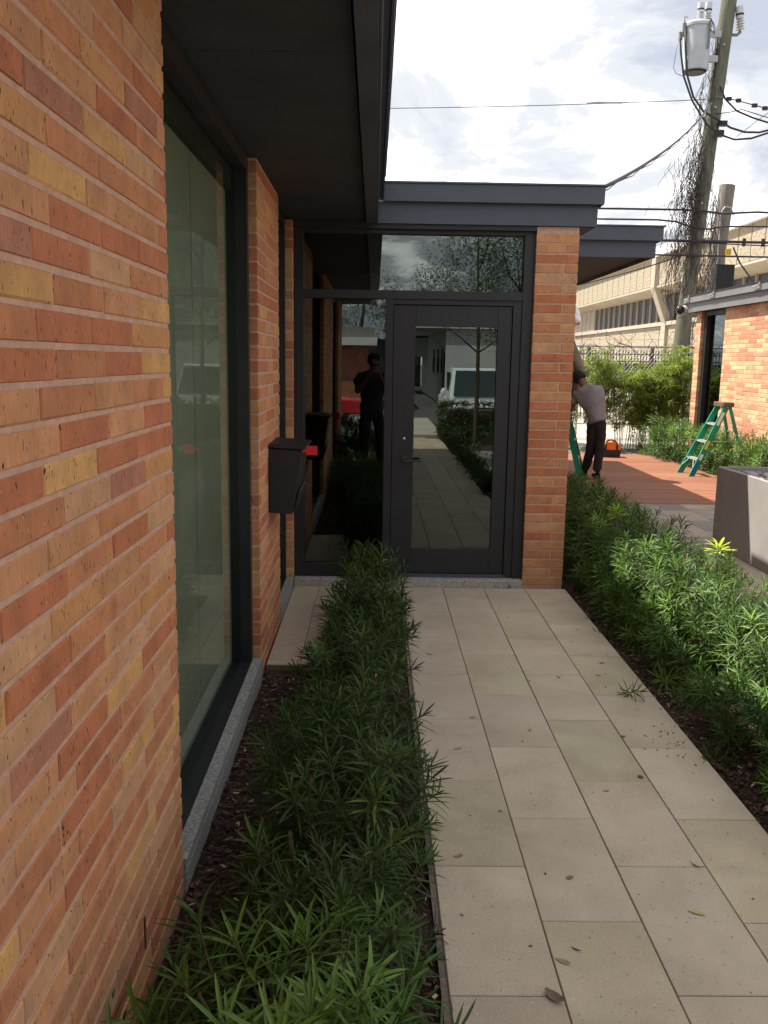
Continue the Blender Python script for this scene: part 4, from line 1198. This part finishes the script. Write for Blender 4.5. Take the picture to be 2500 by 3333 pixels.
while yy < py1 - tw - .03:
    xx = px0 + tw + .07
    while xx < px1 - tw - .04:
        rr_ = R.uniform(.040, .062); k = R.uniform(.75, 1.9) if R.random() > .15 else R.uniform(.4, .6)
        if yy > 6.6 and xx < 4.2:
            o = place(None, 'pebble', R.choice(pbm), (xx + R.uniform(-.02, .02), yy + R.uniform(-.02, .02), .672 + R.uniform(-.01, .03)), (R.uniform(-.3, .3), R.uniform(-.3, .3), R.uniform(0, 6)), None, (k, k * .99, k * 1.0), (rr_, rr_, rr_))
            tag(o, 'smooth oval grey pebble lying in the concrete planter', 'pebble', 'pebbles in the concrete planter'); cnt += 1
        xx += .098
    yy += .088

# ------------------------------------------------------------------ ladders
def stepladder(name, label, loc, rotz, H=1.13, spread=.55, back=.45):
    t = thing(name, label, 'ladder', loc)
    # local: climbing side faces -x; feet at x=0, cap at x=spread; width along y
    wb, wt = .235, .150
    cx0, cx1 = spread - .02, spread + .13
    for s_ in (-1, 1):
        a = Vector((0, s_ * wb, .0)); b = Vector((spread, s_ * wt, H))
        d = (b - a).normalized(); n = Vector((d.z, 0, -d.x))
        mb = MB()
        mb.obox((a + b) / 2 + n * .038, Vector((0, .004, 0)), n * .038, (b - a) / 2)
        mb.obox((a + b) / 2, Vector((0, .013, 0)), n * .003, (b - a) / 2)
        mb.obox((a + b) / 2 + n * .076, Vector((0, .013, 0)), n * .003, (b - a) / 2)
        r_ = mb.build('front_rail', M['green_fg'], t, local=True)
        if s_ == -1:
            for (f0, f1, mm) in ((.04, .22, 'blue_lab'), (.25, .33, 'white'), (.40, .52, 'yellow'), (.74, .92, 'white')):
                p = a + (b - a) * (f0 + f1) / 2 + n * .038
                MB().obox(p + Vector((0, -.0055, 0)), Vector((0, .001, 0)), n * .024, (b - a) * (f1 - f0) / 2).build('sticker', M[mm], r_, local=True)
        # foot brace
        MB().bar(a + (b - a) * .12, a + (b - a) * .22 + Vector((0, -s_ * .12, 0)), .012, .003).build('brace', M['alu'], t, local=True)
        c = Vector((spread + .1 + back, s_ * (wb - .02), 0)); e = Vector((spread + .09, s_ * (wt - .02), H))
        MB().bar(c, e, .022, .045).build('rear_rail', M['green_fg'], t, local=True)
    for i in range(3):
        f = (i + 1) / 4.0
        xx = spread * f; w = wb + (wt - wb) * f; z = H * f
        MB().box(xx + .0, xx + .08, -w + .004, w - .004, z - .008, z).box(xx, xx + .004, -w + .004, w - .004, z - .028, z).build('step', M['alu'], t, local=True)
    for f in (.25, .6, .0):
        xx = spread + .1 + back * (1 - f) - .02; w = (wb - .02) + (wt - wb) * f
        MB().tube([(xx, -w, H * f + .03), (xx, w, H * f + .03)], .007, 6).build('rear_bar', M['alu'], t, local=True)
    MB().box(spread - .03, spread + .14, -wt - .03, wt + .03, H - .02, H + .05).build('cap', M['ladder_cap'], t, local=True, bevel=.008)
    MB().box(spread * .5 + .05, spread + .1 + back * .5, -wb * .8, -wb * .8 + .006, H * .5 - .01, H * .5 + .004).build('spreader', M['alu'], t, local=True)
    t.rotation_euler = (0, 0, rotz)
    return t
stepladder('stepladder', 'open green fibreglass stepladder standing alone on the sunny deck edge', (4.74, 13.32, 0), 0.03, 1.06, .50, .30)
l2 = stepladder('stepladder', 'green fibreglass stepladder in shade against which the worker in grey leans', (3.17, 13.12, 0), PI - .30, 1.08, .30, .30)

# ------------------------------------------------------------------ tool bag
bag = thing('tool_bag', 'orange and black canvas tool bag on the far end of the deck', 'bag', (4.25, 15.75, 0))
MB().prism([(4.08, .003), (4.41, .003), (4.43, .13), (4.06, .13)], 'y', 15.62, 15.88).build('base', M['darkcloth'], bag, bevel=.01)
MB().prism([(4.06, .132), (4.43, .132), (4.41, .23), (4.30, .27), (4.18, .27), (4.08, .23)], 'y', 15.63, 15.87).build('body', M['orange'], bag, bevel=.01)
for x in (4.15, 4.35):
    MB().box(x - .016, x + .016, 15.618, 15.628, .02, .235).build('strap', M['darkcloth'], bag)
MB().tube([(4.15, 15.61, .22), (4.17, 15.64, .29), (4.25, 15.66, .315), (4.33, 15.64, .29), (4.35, 15.61, .22)], .013, 6).build('handle', M['darkcloth'], bag)
MB().tube([(4.15, 15.7, .25), (4.20, 15.7, .31), (4.28, 15.7, .31), (4.33, 15.7, .25)], .02, 6).build('flap', M['orange'], bag)

# ------------------------------------------------------------------ people
def skin(name, pts, edges, m_, parent, sub=2, root=0, local=False):
    me = bpy.data.meshes.new(name)
    me.from_pydata([p[0] for p in pts], edges, [])
    me.materials.append(m_)
    o = bpy.data.objects.new(name, me)
    link(o, parent, local)
    sm = o.modifiers.new('skin', 'SKIN'); sm.use_smooth_shade = True
    for i, p in enumerate(pts):
        rr_ = p[1] if hasattr(p[1], '__len__') else (p[1], p[1])
        me.skin_vertices[0].data[i].radius = rr_
        me.skin_vertices[0].data[i].use_root = (i == root)
    sb_ = o.modifiers.new('subd', 'SUBSURF'); sb_.levels = sub; sb_.render_levels = sub
    return o
def chain(pts):
    return pts, [(i, i + 1) for i in range(len(pts) - 1)]
def human(label, loc, J, mats, face_dir, shirt_len=1.0, cap=True, sleeve=.5, arms_bare=True):
    """J: dict of joints in world coordinates. One continuous body, clothing as children."""
    t = thing('person', label, 'person', loc)
    pel, chest, neck, head = (Vector(J[k]) for k in ('pel', 'chest', 'neck', 'head'))
    fd = Vector(face_dir).normalized()
    P_ = [(pel, (.13, .10)), ((pel + chest) / 2, (.12, .095)), (chest, (.145, .10)), (neck - Vector((0, 0, .03)), (.06, .06)), (neck + (head - neck) * .35, (.055, .055)),
          (neck + (head - neck) * .72, (.085, .08)), (head, (.092, .088)), (head + (head - neck).normalized() * .07, (.07, .07))]
    E_ = [(i, i + 1) for i in range(7)]
    def ad(p, r, frm):
        P_.append((Vector(p), r)); E_.append((frm, len(P_) - 1)); return len(P_) - 1
    ad(head + fd * .105 - Vector((0, 0, .02)), (.018, .02), 6)      # nose
    sd_ = fd.cross(Vector((0, 0, 1))).normalized()
    for s_, k in ((-1, 'L'), (1, 'R')):
        ad(head + sd_ * s_ * .098 - fd * .005 - Vector((0, 0, .02)), (.014, .02), 6)   # ear
        sh = ad(J['sh' + k], (.058, .058), 2)
        el = ad(J['el' + k], (.043, .043), sh)
        wr_ = ad(J['wr' + k], (.027, .027), el)
        d = Vector(J['hd' + k]) - Vector(J['wr' + k]); dn = d.normalized()
        pa = ad(Vector(J['wr' + k]) + d * .5, (.036, .018), wr_)
        sv = dn.cross(Vector((.3, .2, 1))).normalized(); cv = sv.cross(dn).normalized()
        for f in range(4):
            o_ = (f - 1.5) * .019
            a = ad(Vector(J['hd' + k]) + sv * o_, (.009, .009), pa)
            ln = (.030, .036, .033, .024)[f]
            b = ad(Vector(J['hd' + k]) + sv * o_ * 1.05 + dn * ln - cv * .010, (.0085, .0085), a)
            ad(Vector(J['hd' + k]) + sv * o_ * 1.05 + dn * ln * 1.6 - cv * .032, (.0075, .0075), b)
        th = ad(Vector(J['wr' + k]) + d * .35 + sv * .045, (.011, .011), pa)
        ad(Vector(J['wr' + k]) + d * .75 + sv * .06 - cv * .02, (.009, .009), th)
        hp = ad(Vector(J['hp' + k]), (.085, .085), 0)
        kn = ad(J['kn' + k], (.057, .057), hp)
        an = ad(J['an' + k], (.037, .037), kn)
    body = skin('body', P_, E_, mats['skin'], t, 1)
    # shirt
    hem = pel + (pel - chest) * .18 * shirt_len
    S_ = [(hem, (.195, .15)), ((hem + pel) / 2, (.19, .145)), ((pel + chest) / 2, (.18, .14)), (chest, (.19, .14)), (chest + (neck - chest) * .62, (.145, .12)), (neck, (.066, .066))]
    SE = [(i, i + 1) for i in range(5)]
    for k in 'LR':
        s0 = len(S_); S_.append((Vector(J['sh' + k]), (.082, .082))); SE.append((3, s0))
        e = Vector(J['sh' + k]) + (Vector(J['el' + k]) - Vector(J['sh' + k])) * sleeve
        S_.append((e, (.072, .072))); SE.append((s0, s0 + 1))
        if sleeve > .9:
            S_.append((Vector(J['wr' + k]), (.045, .045))); SE.append((s0 + 1, s0 + 2))
    sh_ = skin('shirt', S_, SE, mats['shirt'], t, 2)
    tex = bpy.data.textures.new('cloth_folds', 'CLOUDS'); tex.noise_scale = .10; tex.noise_depth = 2
    dm = sh_.modifiers.new('folds', 'DISPLACE'); dm.texture = tex; dm.strength = .06; dm.mid_level = .5; dm.texture_coords = 'GLOBAL'
    # trousers
    T_ = [(pel + Vector((0, 0, .06)), (.15, .115)), (pel - Vector((0, 0, .04)), (.16, .12))]
    TE = [(0, 1)]
    for k in 'LR':
        s0 = len(T_)
        hp, kn, an = (Vector(J[q + k]) for q in ('hp', 'kn', 'an'))
        T_ += [(hp - Vector((0, 0, .05)), (.10, .10)), ((hp + kn) / 2, (.092, .092)), (kn, (.078, .078)), ((kn + an) / 2, (.070, .070)), (an, (.066, .066))]
        TE += [(1, s0)] + [(s0 + i, s0 + i + 1) for i in range(4)]
    tr_ = skin('trousers', T_, TE, mats['trousers'], t, 2)
    dm = tr_.modifiers.new('folds', 'DISPLACE'); dm.texture = tex; dm.strength = .03; dm.mid_level = .5; dm.texture_coords = 'GLOBAL'
    for k in 'LR':
        an = Vector(J['an' + k]); toe = Vector(J.get('toe' + k, an + fd * .16 - Vector((0, 0, .06))))
        heel = an - fd * .04; heel.z = toe.z
        skin('shoe', [(an, (.05, .05)), (heel + Vector((0, 0, .012)), (.042, .04)), (toe - fd * .05, (.048, .04)), (toe, (.04, .03))], [(0, 1), (1, 2), (2, 3)], M['shoe'], t, 1, root=1)
    if cap:
        up2 = (head - neck).normalized()
        C_ = [(head - up2 * .055 - fd * .035, (.094, .090)), (head + up2 * .01 - fd * .014, (.112, .112)), (head + up2 * .075 - fd * .01, (.098, .098)), (head + up2 * .115, (.05, .05))]
        skin('cap' if cap == 'cap' else 'hair', C_, [(0, 1), (1, 2), (2, 3)], M['cap'], t, 2)
    return t
# worker in grey, seen from behind, leaning to the left against the ladder
J = dict(pel=(3.22, 12.70, .88), chest=(3.14, 12.76, 1.18), neck=(3.04, 12.82, 1.35), head=(2.975, 12.90, 1.44),
         shL=(2.93, 12.82, 1.20), elL=(2.88, 12.90, .97), wrL=(2.78, 13.05, 1.02), hdL=(2.74, 13.12, 1.06),
         shR=(3.25, 12.76, 1.28), elR=(3.20, 13.02, 1.08), wrR=(3.02, 13.18, 1.10), hdR=(2.94, 13.22, 1.12),
         hpL=(3.17, 12.72, .82), knL=(3.18, 12.78, .46), anL=(3.15, 12.95, .09), hpR=(3.27, 12.70, .82), knR=(3.28, 12.68, .44), anR=(3.25, 12.66, .09),
         toeL=(3.10, 13.08, .035), toeR=(3.24, 12.84, .035))
human('man in grey shirt, dark jeans and black cap, seen from behind steadying a ladder', (3.2, 12.8, 0), J,
      dict(skin=M['skin'], shirt=M['shirt'], trousers=M['jeans']), (-.35, 1, -.1), 1.3, 'cap', .62)
# man on the ladder, mostly behind the pillar
J = dict(pel=(2.80, 13.30, 1.98), chest=(2.78, 13.23, 2.34), neck=(2.74, 13.17, 2.52), head=(2.72, 13.13, 2.64),
         shL=(2.58, 13.20, 2.42), elL=(2.50, 13.05, 2.62), wrL=(2.46, 12.95, 2.58), hdL=(2.45, 12.90, 2.60),
         shR=(2.92, 13.17, 2.42), elR=(2.96, 13.05, 2.22), wrR=(2.76, 12.93, 2.36), hdR=(2.70, 12.89, 2.42),
         hpL=(2.76, 13.31, 1.92), knL=(2.94, 13.23, 1.53), anL=(2.96, 13.31, 1.20), hpR=(2.92, 13.29, 1.92), knR=(3.05, 13.17, 1.55), anR=(3.00, 13.29, 1.20),
         toeL=(2.90, 13.19, 1.14), toeR=(2.96, 13.17, 1.14))
human('man in white shirt and khaki trousers on the ladder, mostly hidden by the pillar', (2.8, 13.35, 1.12), J,
      dict(skin=M['skin'], shirt=M['wshirt'], trousers=M['khaki']), (-.6, -.6, 0), 1.0, 'hair', .95)
# photographer (only seen mirrored in the glass)
J = dict(pel=(-.03, -.42, .93), chest=(-.03, -.42, 1.30), neck=(-.02, -.40, 1.50), head=(-.01, -.36, 1.64),
         shL=(-.22, -.41, 1.40), elL=(-.26, -.28, 1.17), wrL=(-.08, -.12, 1.42), hdL=(-.06, -.10, 1.49),
         shR=(.17, -.41, 1.40), elR=(.22, -.28, 1.17), wrR=(.09, -.12, 1.42), hdR=(.07, -.10, 1.49),
         hpL=(-.13, -.42, .88), knL=(-.14, -.40, .48), anL=(-.15, -.43, .09), hpR=(.07, -.42, .88), knR=(.10, -.40, .48), anR=(.12, -.43, .09),
         toeL=(-.15, -.26, .03), toeR=(.12, -.26, .03))
human('person in dark clothes raising a phone, mirrored faintly in the entrance glass', (0, -.42, 0), J,
      dict(skin=M['skin'], shirt=M['darkcloth'], trousers=M['jeans']), (0, 1, 0), 1.0, 'hair', .6)

# ------------------------------------------------------------------ behind the viewer (mirrored in the glass)
def tree(label, x, y, h, cr, n, seed, tr_r=.05):
    r = random.Random(seed)
    t = thing('garden_tree', label, 'tree', (x, y, 0), 'young trees mirrored in the entrance glass')
    top = Vector((x + r.uniform(-.1, .1), y, h))
    MB().tube([(x, y, -.1), (x + .02, y, h * .3), (x - .02, y + .02, h * .6), top], [tr_r, tr_r * .8, tr_r * .5, .01], 8, False).build('trunk', M['twig'], t, smooth=True)
    for i in range(9):
        a = r.uniform(0, 6.28); z = h * r.uniform(.42, .8); e = Vector((x + math.cos(a) * cr * .8, y + math.sin(a) * cr * .8, z + r.uniform(.2, .8)))
        MB().tube([(x, y, z - .2), ((x + e.x) / 2, (y + e.y) / 2, z + .1), e], [.02, .013, .004], 5, False).build('branch', M['twig'], t)
    for i in range(n):
        d = Vector((r.gauss(0, 1), r.gauss(0, 1), r.gauss(0, .9))).normalized() * cr * r.uniform(.35, 1.0) ** .6
        p = Vector((x, y, h * .72)) + Vector((d.x, d.y, d.z * 1.25))
        if noise.noise(p * 1.3 + Vector((seed, 0, 0))) < -.12: continue
        k = r.uniform(.7, 1.3); tn = r.uniform(.7, 1.3)
        place(None, 'leaf_cluster', r.choice(TRE), p, (r.uniform(0, 6), r.uniform(0, 6), r.uniform(0, 6)), t, (tn, tn, tn), (k, k, k))
shrub('podocarpus_shrub', 'dark shrub behind the viewer, mirrored at the bottom of the left pane', GL, -.22, -1.5, .34, .45, .62, 80, PODF, (1.2, 1.6), seed=201, tone=.9)
shrub('podocarpus_shrub', 'second dark shrub behind the viewer, mirrored in the left pane', GL, -.22, -2.3, .34, .45, .66, 80, PODF, (1.2, 1.6), seed=202, tone=.9)
tree('slim young tree behind the viewer, mirrored in the door glass beside the truck', 2.05, -4.9, 4.7, 1.1, 220, 1)
tree('second slim tree in the gravel behind the viewer, mirrored at the right of the door', 2.55, -2.6, 4.3, .9, 170, 2)
tree('larger tree behind the truck, mirrored in the transom glass', 5.4, -8.5, 6.5, 2.1, 290, 3, .12)
def hedgebox(label, x0, x1, y0, y1, h, n, meshes, seed, part='leaf_cluster', name='box_hedge', k0=1.):
    r = random.Random(seed); t = thing(name, label, 'hedge', ((x0 + x1) / 2, (y0 + y1) / 2, 0))
    MB().box(x0 + .12, x1 - .12, y0 + .12, y1 - .12, -.05, h - .12).build('inner_twigs', M['twig'], t)
    for i in range(n):
        f = r.random()
        p = Vector((r.uniform(x0, x1), r.uniform(y0, y1), r.uniform(.05, h)))
        s_ = r.choice(('t', 'f', 'l', 'f'))
        if s_ == 't': p.z = h
        elif s_ == 'f': p.y = y1
        else: p.x = x0
        k = r.uniform(.8, 1.4) * k0
        place(None, part, r.choice(meshes), p, (r.uniform(0, 6), r.uniform(0, 6), r.uniform(0, 6)), t, (1, 1, 1), (k, k, k))
hedgebox('clipped dark box hedge in front of the white truck, mirrored in the door glass', 1.5, 3.4, -7.2, -6.2, .72, 240, BOX, 5)
hedgebox('low bright ground cover before the box hedge, mirrored in the door glass', 1.45, 3.2, -5.8, -5.2, .3, 150, BOX, 6, name='low_hedge')
hedgebox('strip of black grass along the walkway behind the viewer, mirrored in the door', 1.45, 1.9, -3.9, 1.9, .16, 240, BOX, 8, name='grass_border')

def vehicle(name, label, cat_, loc, rotz, paint, L_, W, H, pickup=True, sc_=1.):
    t = thing(name, label, cat_, loc)
    h0 = .32; hb = H * .56; w = W / 2
    hood = L_ * .27; cabf = L_ * .27; cabr = L_ * (.60 if pickup else .92)
    # local: nose toward -y at y=0
    body = MB().prism([(0.03, h0), (L_, h0), (L_, hb), (hood, hb), (.10, hb - .06), (0, hb - .16)], 'x', -w, w)
    b_ = body.build('body', paint, t, local=True, bevel=.05, smooth=True, sm_ang=.7)
    cab = MB(); ins = .16
    a0, a1 = cabf, cabr
    cab.add([(-w + .03, a0, hb), (w - .03, a0, hb), (w - .03, a1, hb), (-w + .03, a1, hb), (-w + ins, a0 + .55, H), (w - ins, a0 + .55, H), (w - ins, a1 - .15, H), (-w + ins, a1 - .15, H)],
            [(0, 3, 2, 1), (4, 5, 6, 7), (0, 1, 5, 4), (1, 2, 6, 5), (2, 3, 7, 6), (3, 0, 4, 7)])
    c_ = cab.build('cab', paint, t, local=True, bevel=.03)
    MB().add([(-w + .13, a0 + .03, hb + .05), (w - .13, a0 + .03, hb + .05), (w - ins - .07, a0 + .48, H - .08), (-w + ins + .07, a0 + .48, H - .08)], [(0, 1, 2, 3)]).build('windscreen', M['car_glass'], c_, local=True)
    ws = c_.children[0]; ws.location = (0, -.035, .015)
    for s_ in (-1, 1):
        xo = s_ * (w + .0)
        MB().box(min(xo - .1 * s_, xo - .08 * s_), max(xo - .1 * s_, xo - .06 * s_), a0 + .7, a1 - .35, hb + .06, H - .12).build('side_window', M['car_glass'], c_, local=True)
        MB().sphere((s_ * (w + .12), a0 + .25, hb + .16), .12, 8, 6, (.7, .5, 1)).build('mirror', paint, t, local=True, smooth=True)
        MB().box(s_ * (w - .30) - .16, s_ * (w - .30) + .16, -.03, .04, hb - .36, hb - .17).build('headlight', M['lamp'], t, local=True, bevel=.02)
        for yc_ in (L_ * .17, L_ * .80):
            wh = thing.__call__ if False else None
            wo = MB().lathe((s_ * (w - .12), yc_, .36), [(.22, -.11), (.36, -.10), (.37, 0), (.36, .10), (.22, .11)], 20, 'x').build('wheel', M['black'], t, local=True, smooth=True, sm_ang=.6)
            MB().lathe((s_ * (w - .12), yc_, .36), [(.21, -.115), (.21, .115)], 16, 'x').build('rim', M['chrome'], wo, local=True)
    MB().box(-w + .5, w - .5, -.035, .03, hb - .40, hb - .15).build('grille', M['black'], t, local=True)
    for k in range(3): MB().box(-w + .5, w - .5, -.045, -.034, hb - .38 + k * .09, hb - .355 + k * .09).build('grille_bar', M['chrome'], t, local=True)
    MB().box(-w + .02, w - .02, -.12, .05, h0 + .05, h0 + .26).build('bumper', M['chrome'] if pickup else paint, t, local=True, bevel=.03)
    MB().box(-.26, .26, -.135, -.12, h0 + .05, h0 + .20).build('license_plate', M['white'], t, local=True)
    t.rotation_euler = (0, 0, rotz); t.scale = (sc_,) * 3
    return t
vehicle('pickup_truck', 'white pickup truck facing the entrance, mirrored in the door glass', 'truck', (2.80, -8.2, -.27), PI, M['truck'], 5.4, 1.95, 1.85, True, .95)
vehicle('parked_car', 'red car parked behind the viewer, mirrored dark in the left pane', 'car', (-.35, -14.5, -.27), PI / 2, M['redcar'], 4.4, 1.8, 1.45, False)

wh = thing('white_building', 'white painted block building with a dark garage opening, mirrored in the door glass', 'building', (6, -32, 0))
MB().box(3.0, 14, -44, -25, -.3, 3.0).build('wall', M['wall_white'], wh)
MB().box(1.2, 3.0, -44, -38, 1.9, 2.9).box(1.2, 1.6, -38.2, -38, -.3, 1.9).build('wall', M['wall_white'], wh)
MB().box(1.0, 14.2, -44.2, -24.8, 3.0, 3.12).build('roof', M['white'], wh)
for i, y in enumerate((-27, -29.5, -32.5)):
    wn = MB().box(2.96, 3.0, y - .5, y + .5, 1.1, 2.2).build('window', M['car_glass'], wh)
    MB().box(2.90, 3.02, y - .55, y + .55, 1.02, 1.1).build('sill', M['wall_white'], wn)
MB().box(2.94, 3.0, -26.3, -25.4, -.2, 2.0).build('door', M['fencedark'], wh)
MB().box(-3, 3, -46, -45.8, -.05, 3).build('garage_back', M['dark_in'], wh)
rb2 = thing('brick_bungalow', 'low brick building with a white fascia, mirrored dimly in the left pane', 'building', (-6, -24, 0))
MB().box(-16, -.2, -30, -22, -.3, 2.5).build('wall', noisy('far_brick', (.36, .15, .08), .3, 3, .9, .3, 8), rb2)
MB().box(-16.4, .1, -30.4, -21.6, 2.2, 2.5).build('fascia', M['white'], rb2)
MB().box(-16.3, .0, -30.3, -21.7, 2.5, 2.9).build('roof', M['greyconcrete'], rb2)
for x in (-3.5, -7, -11):
    wn = MB().box(x, x + 1.6, -22, -21.96, 1.0, 2.1).build('window', M['car_glass'], rb2)
# far trees
def bigtree(label, x, y, h, cr, seed):
    r = random.Random(seed)
    t = thing('shade_tree', label, 'tree', (x, y, 0), 'big trees behind the viewer')
    MB().tube([(x, y, -.1), (x, y, h * .5), (x + .3, y, h * .8)], [.25, .18, .05], 8).build('trunk', M['twig'], t)
    mb = MB()
    for i in range(9000):
        d = Vector((r.gauss(0, 1), r.gauss(0, 1), r.gauss(0, .8))).normalized() * cr * r.uniform(.5, 1.05)
        p = Vector((x, y, h * .65)) + d
        if noise.noise(p * .8) < -.12: continue
        leaf_strip(mb, p, Vector((r.gauss(0, 1), r.gauss(0, 1), r.gauss(0, 1))), Vector((0, 0, 1)), .17, .07, .4, 3)
    mb.build('crown', M['tree'], t, stuff=True)
bigtree('broad dark tree over the white building, mirrored along the top of the door glass', 4, -46, 7, 3.5, 1)
bigtree('broad dark tree behind the brick bungalow, mirrored in the left pane', -5, -34, 5.4, 3.2, 2)
bigtree('broad tree between both mirrored buildings', -1, -48, 7, 3.6, 3)
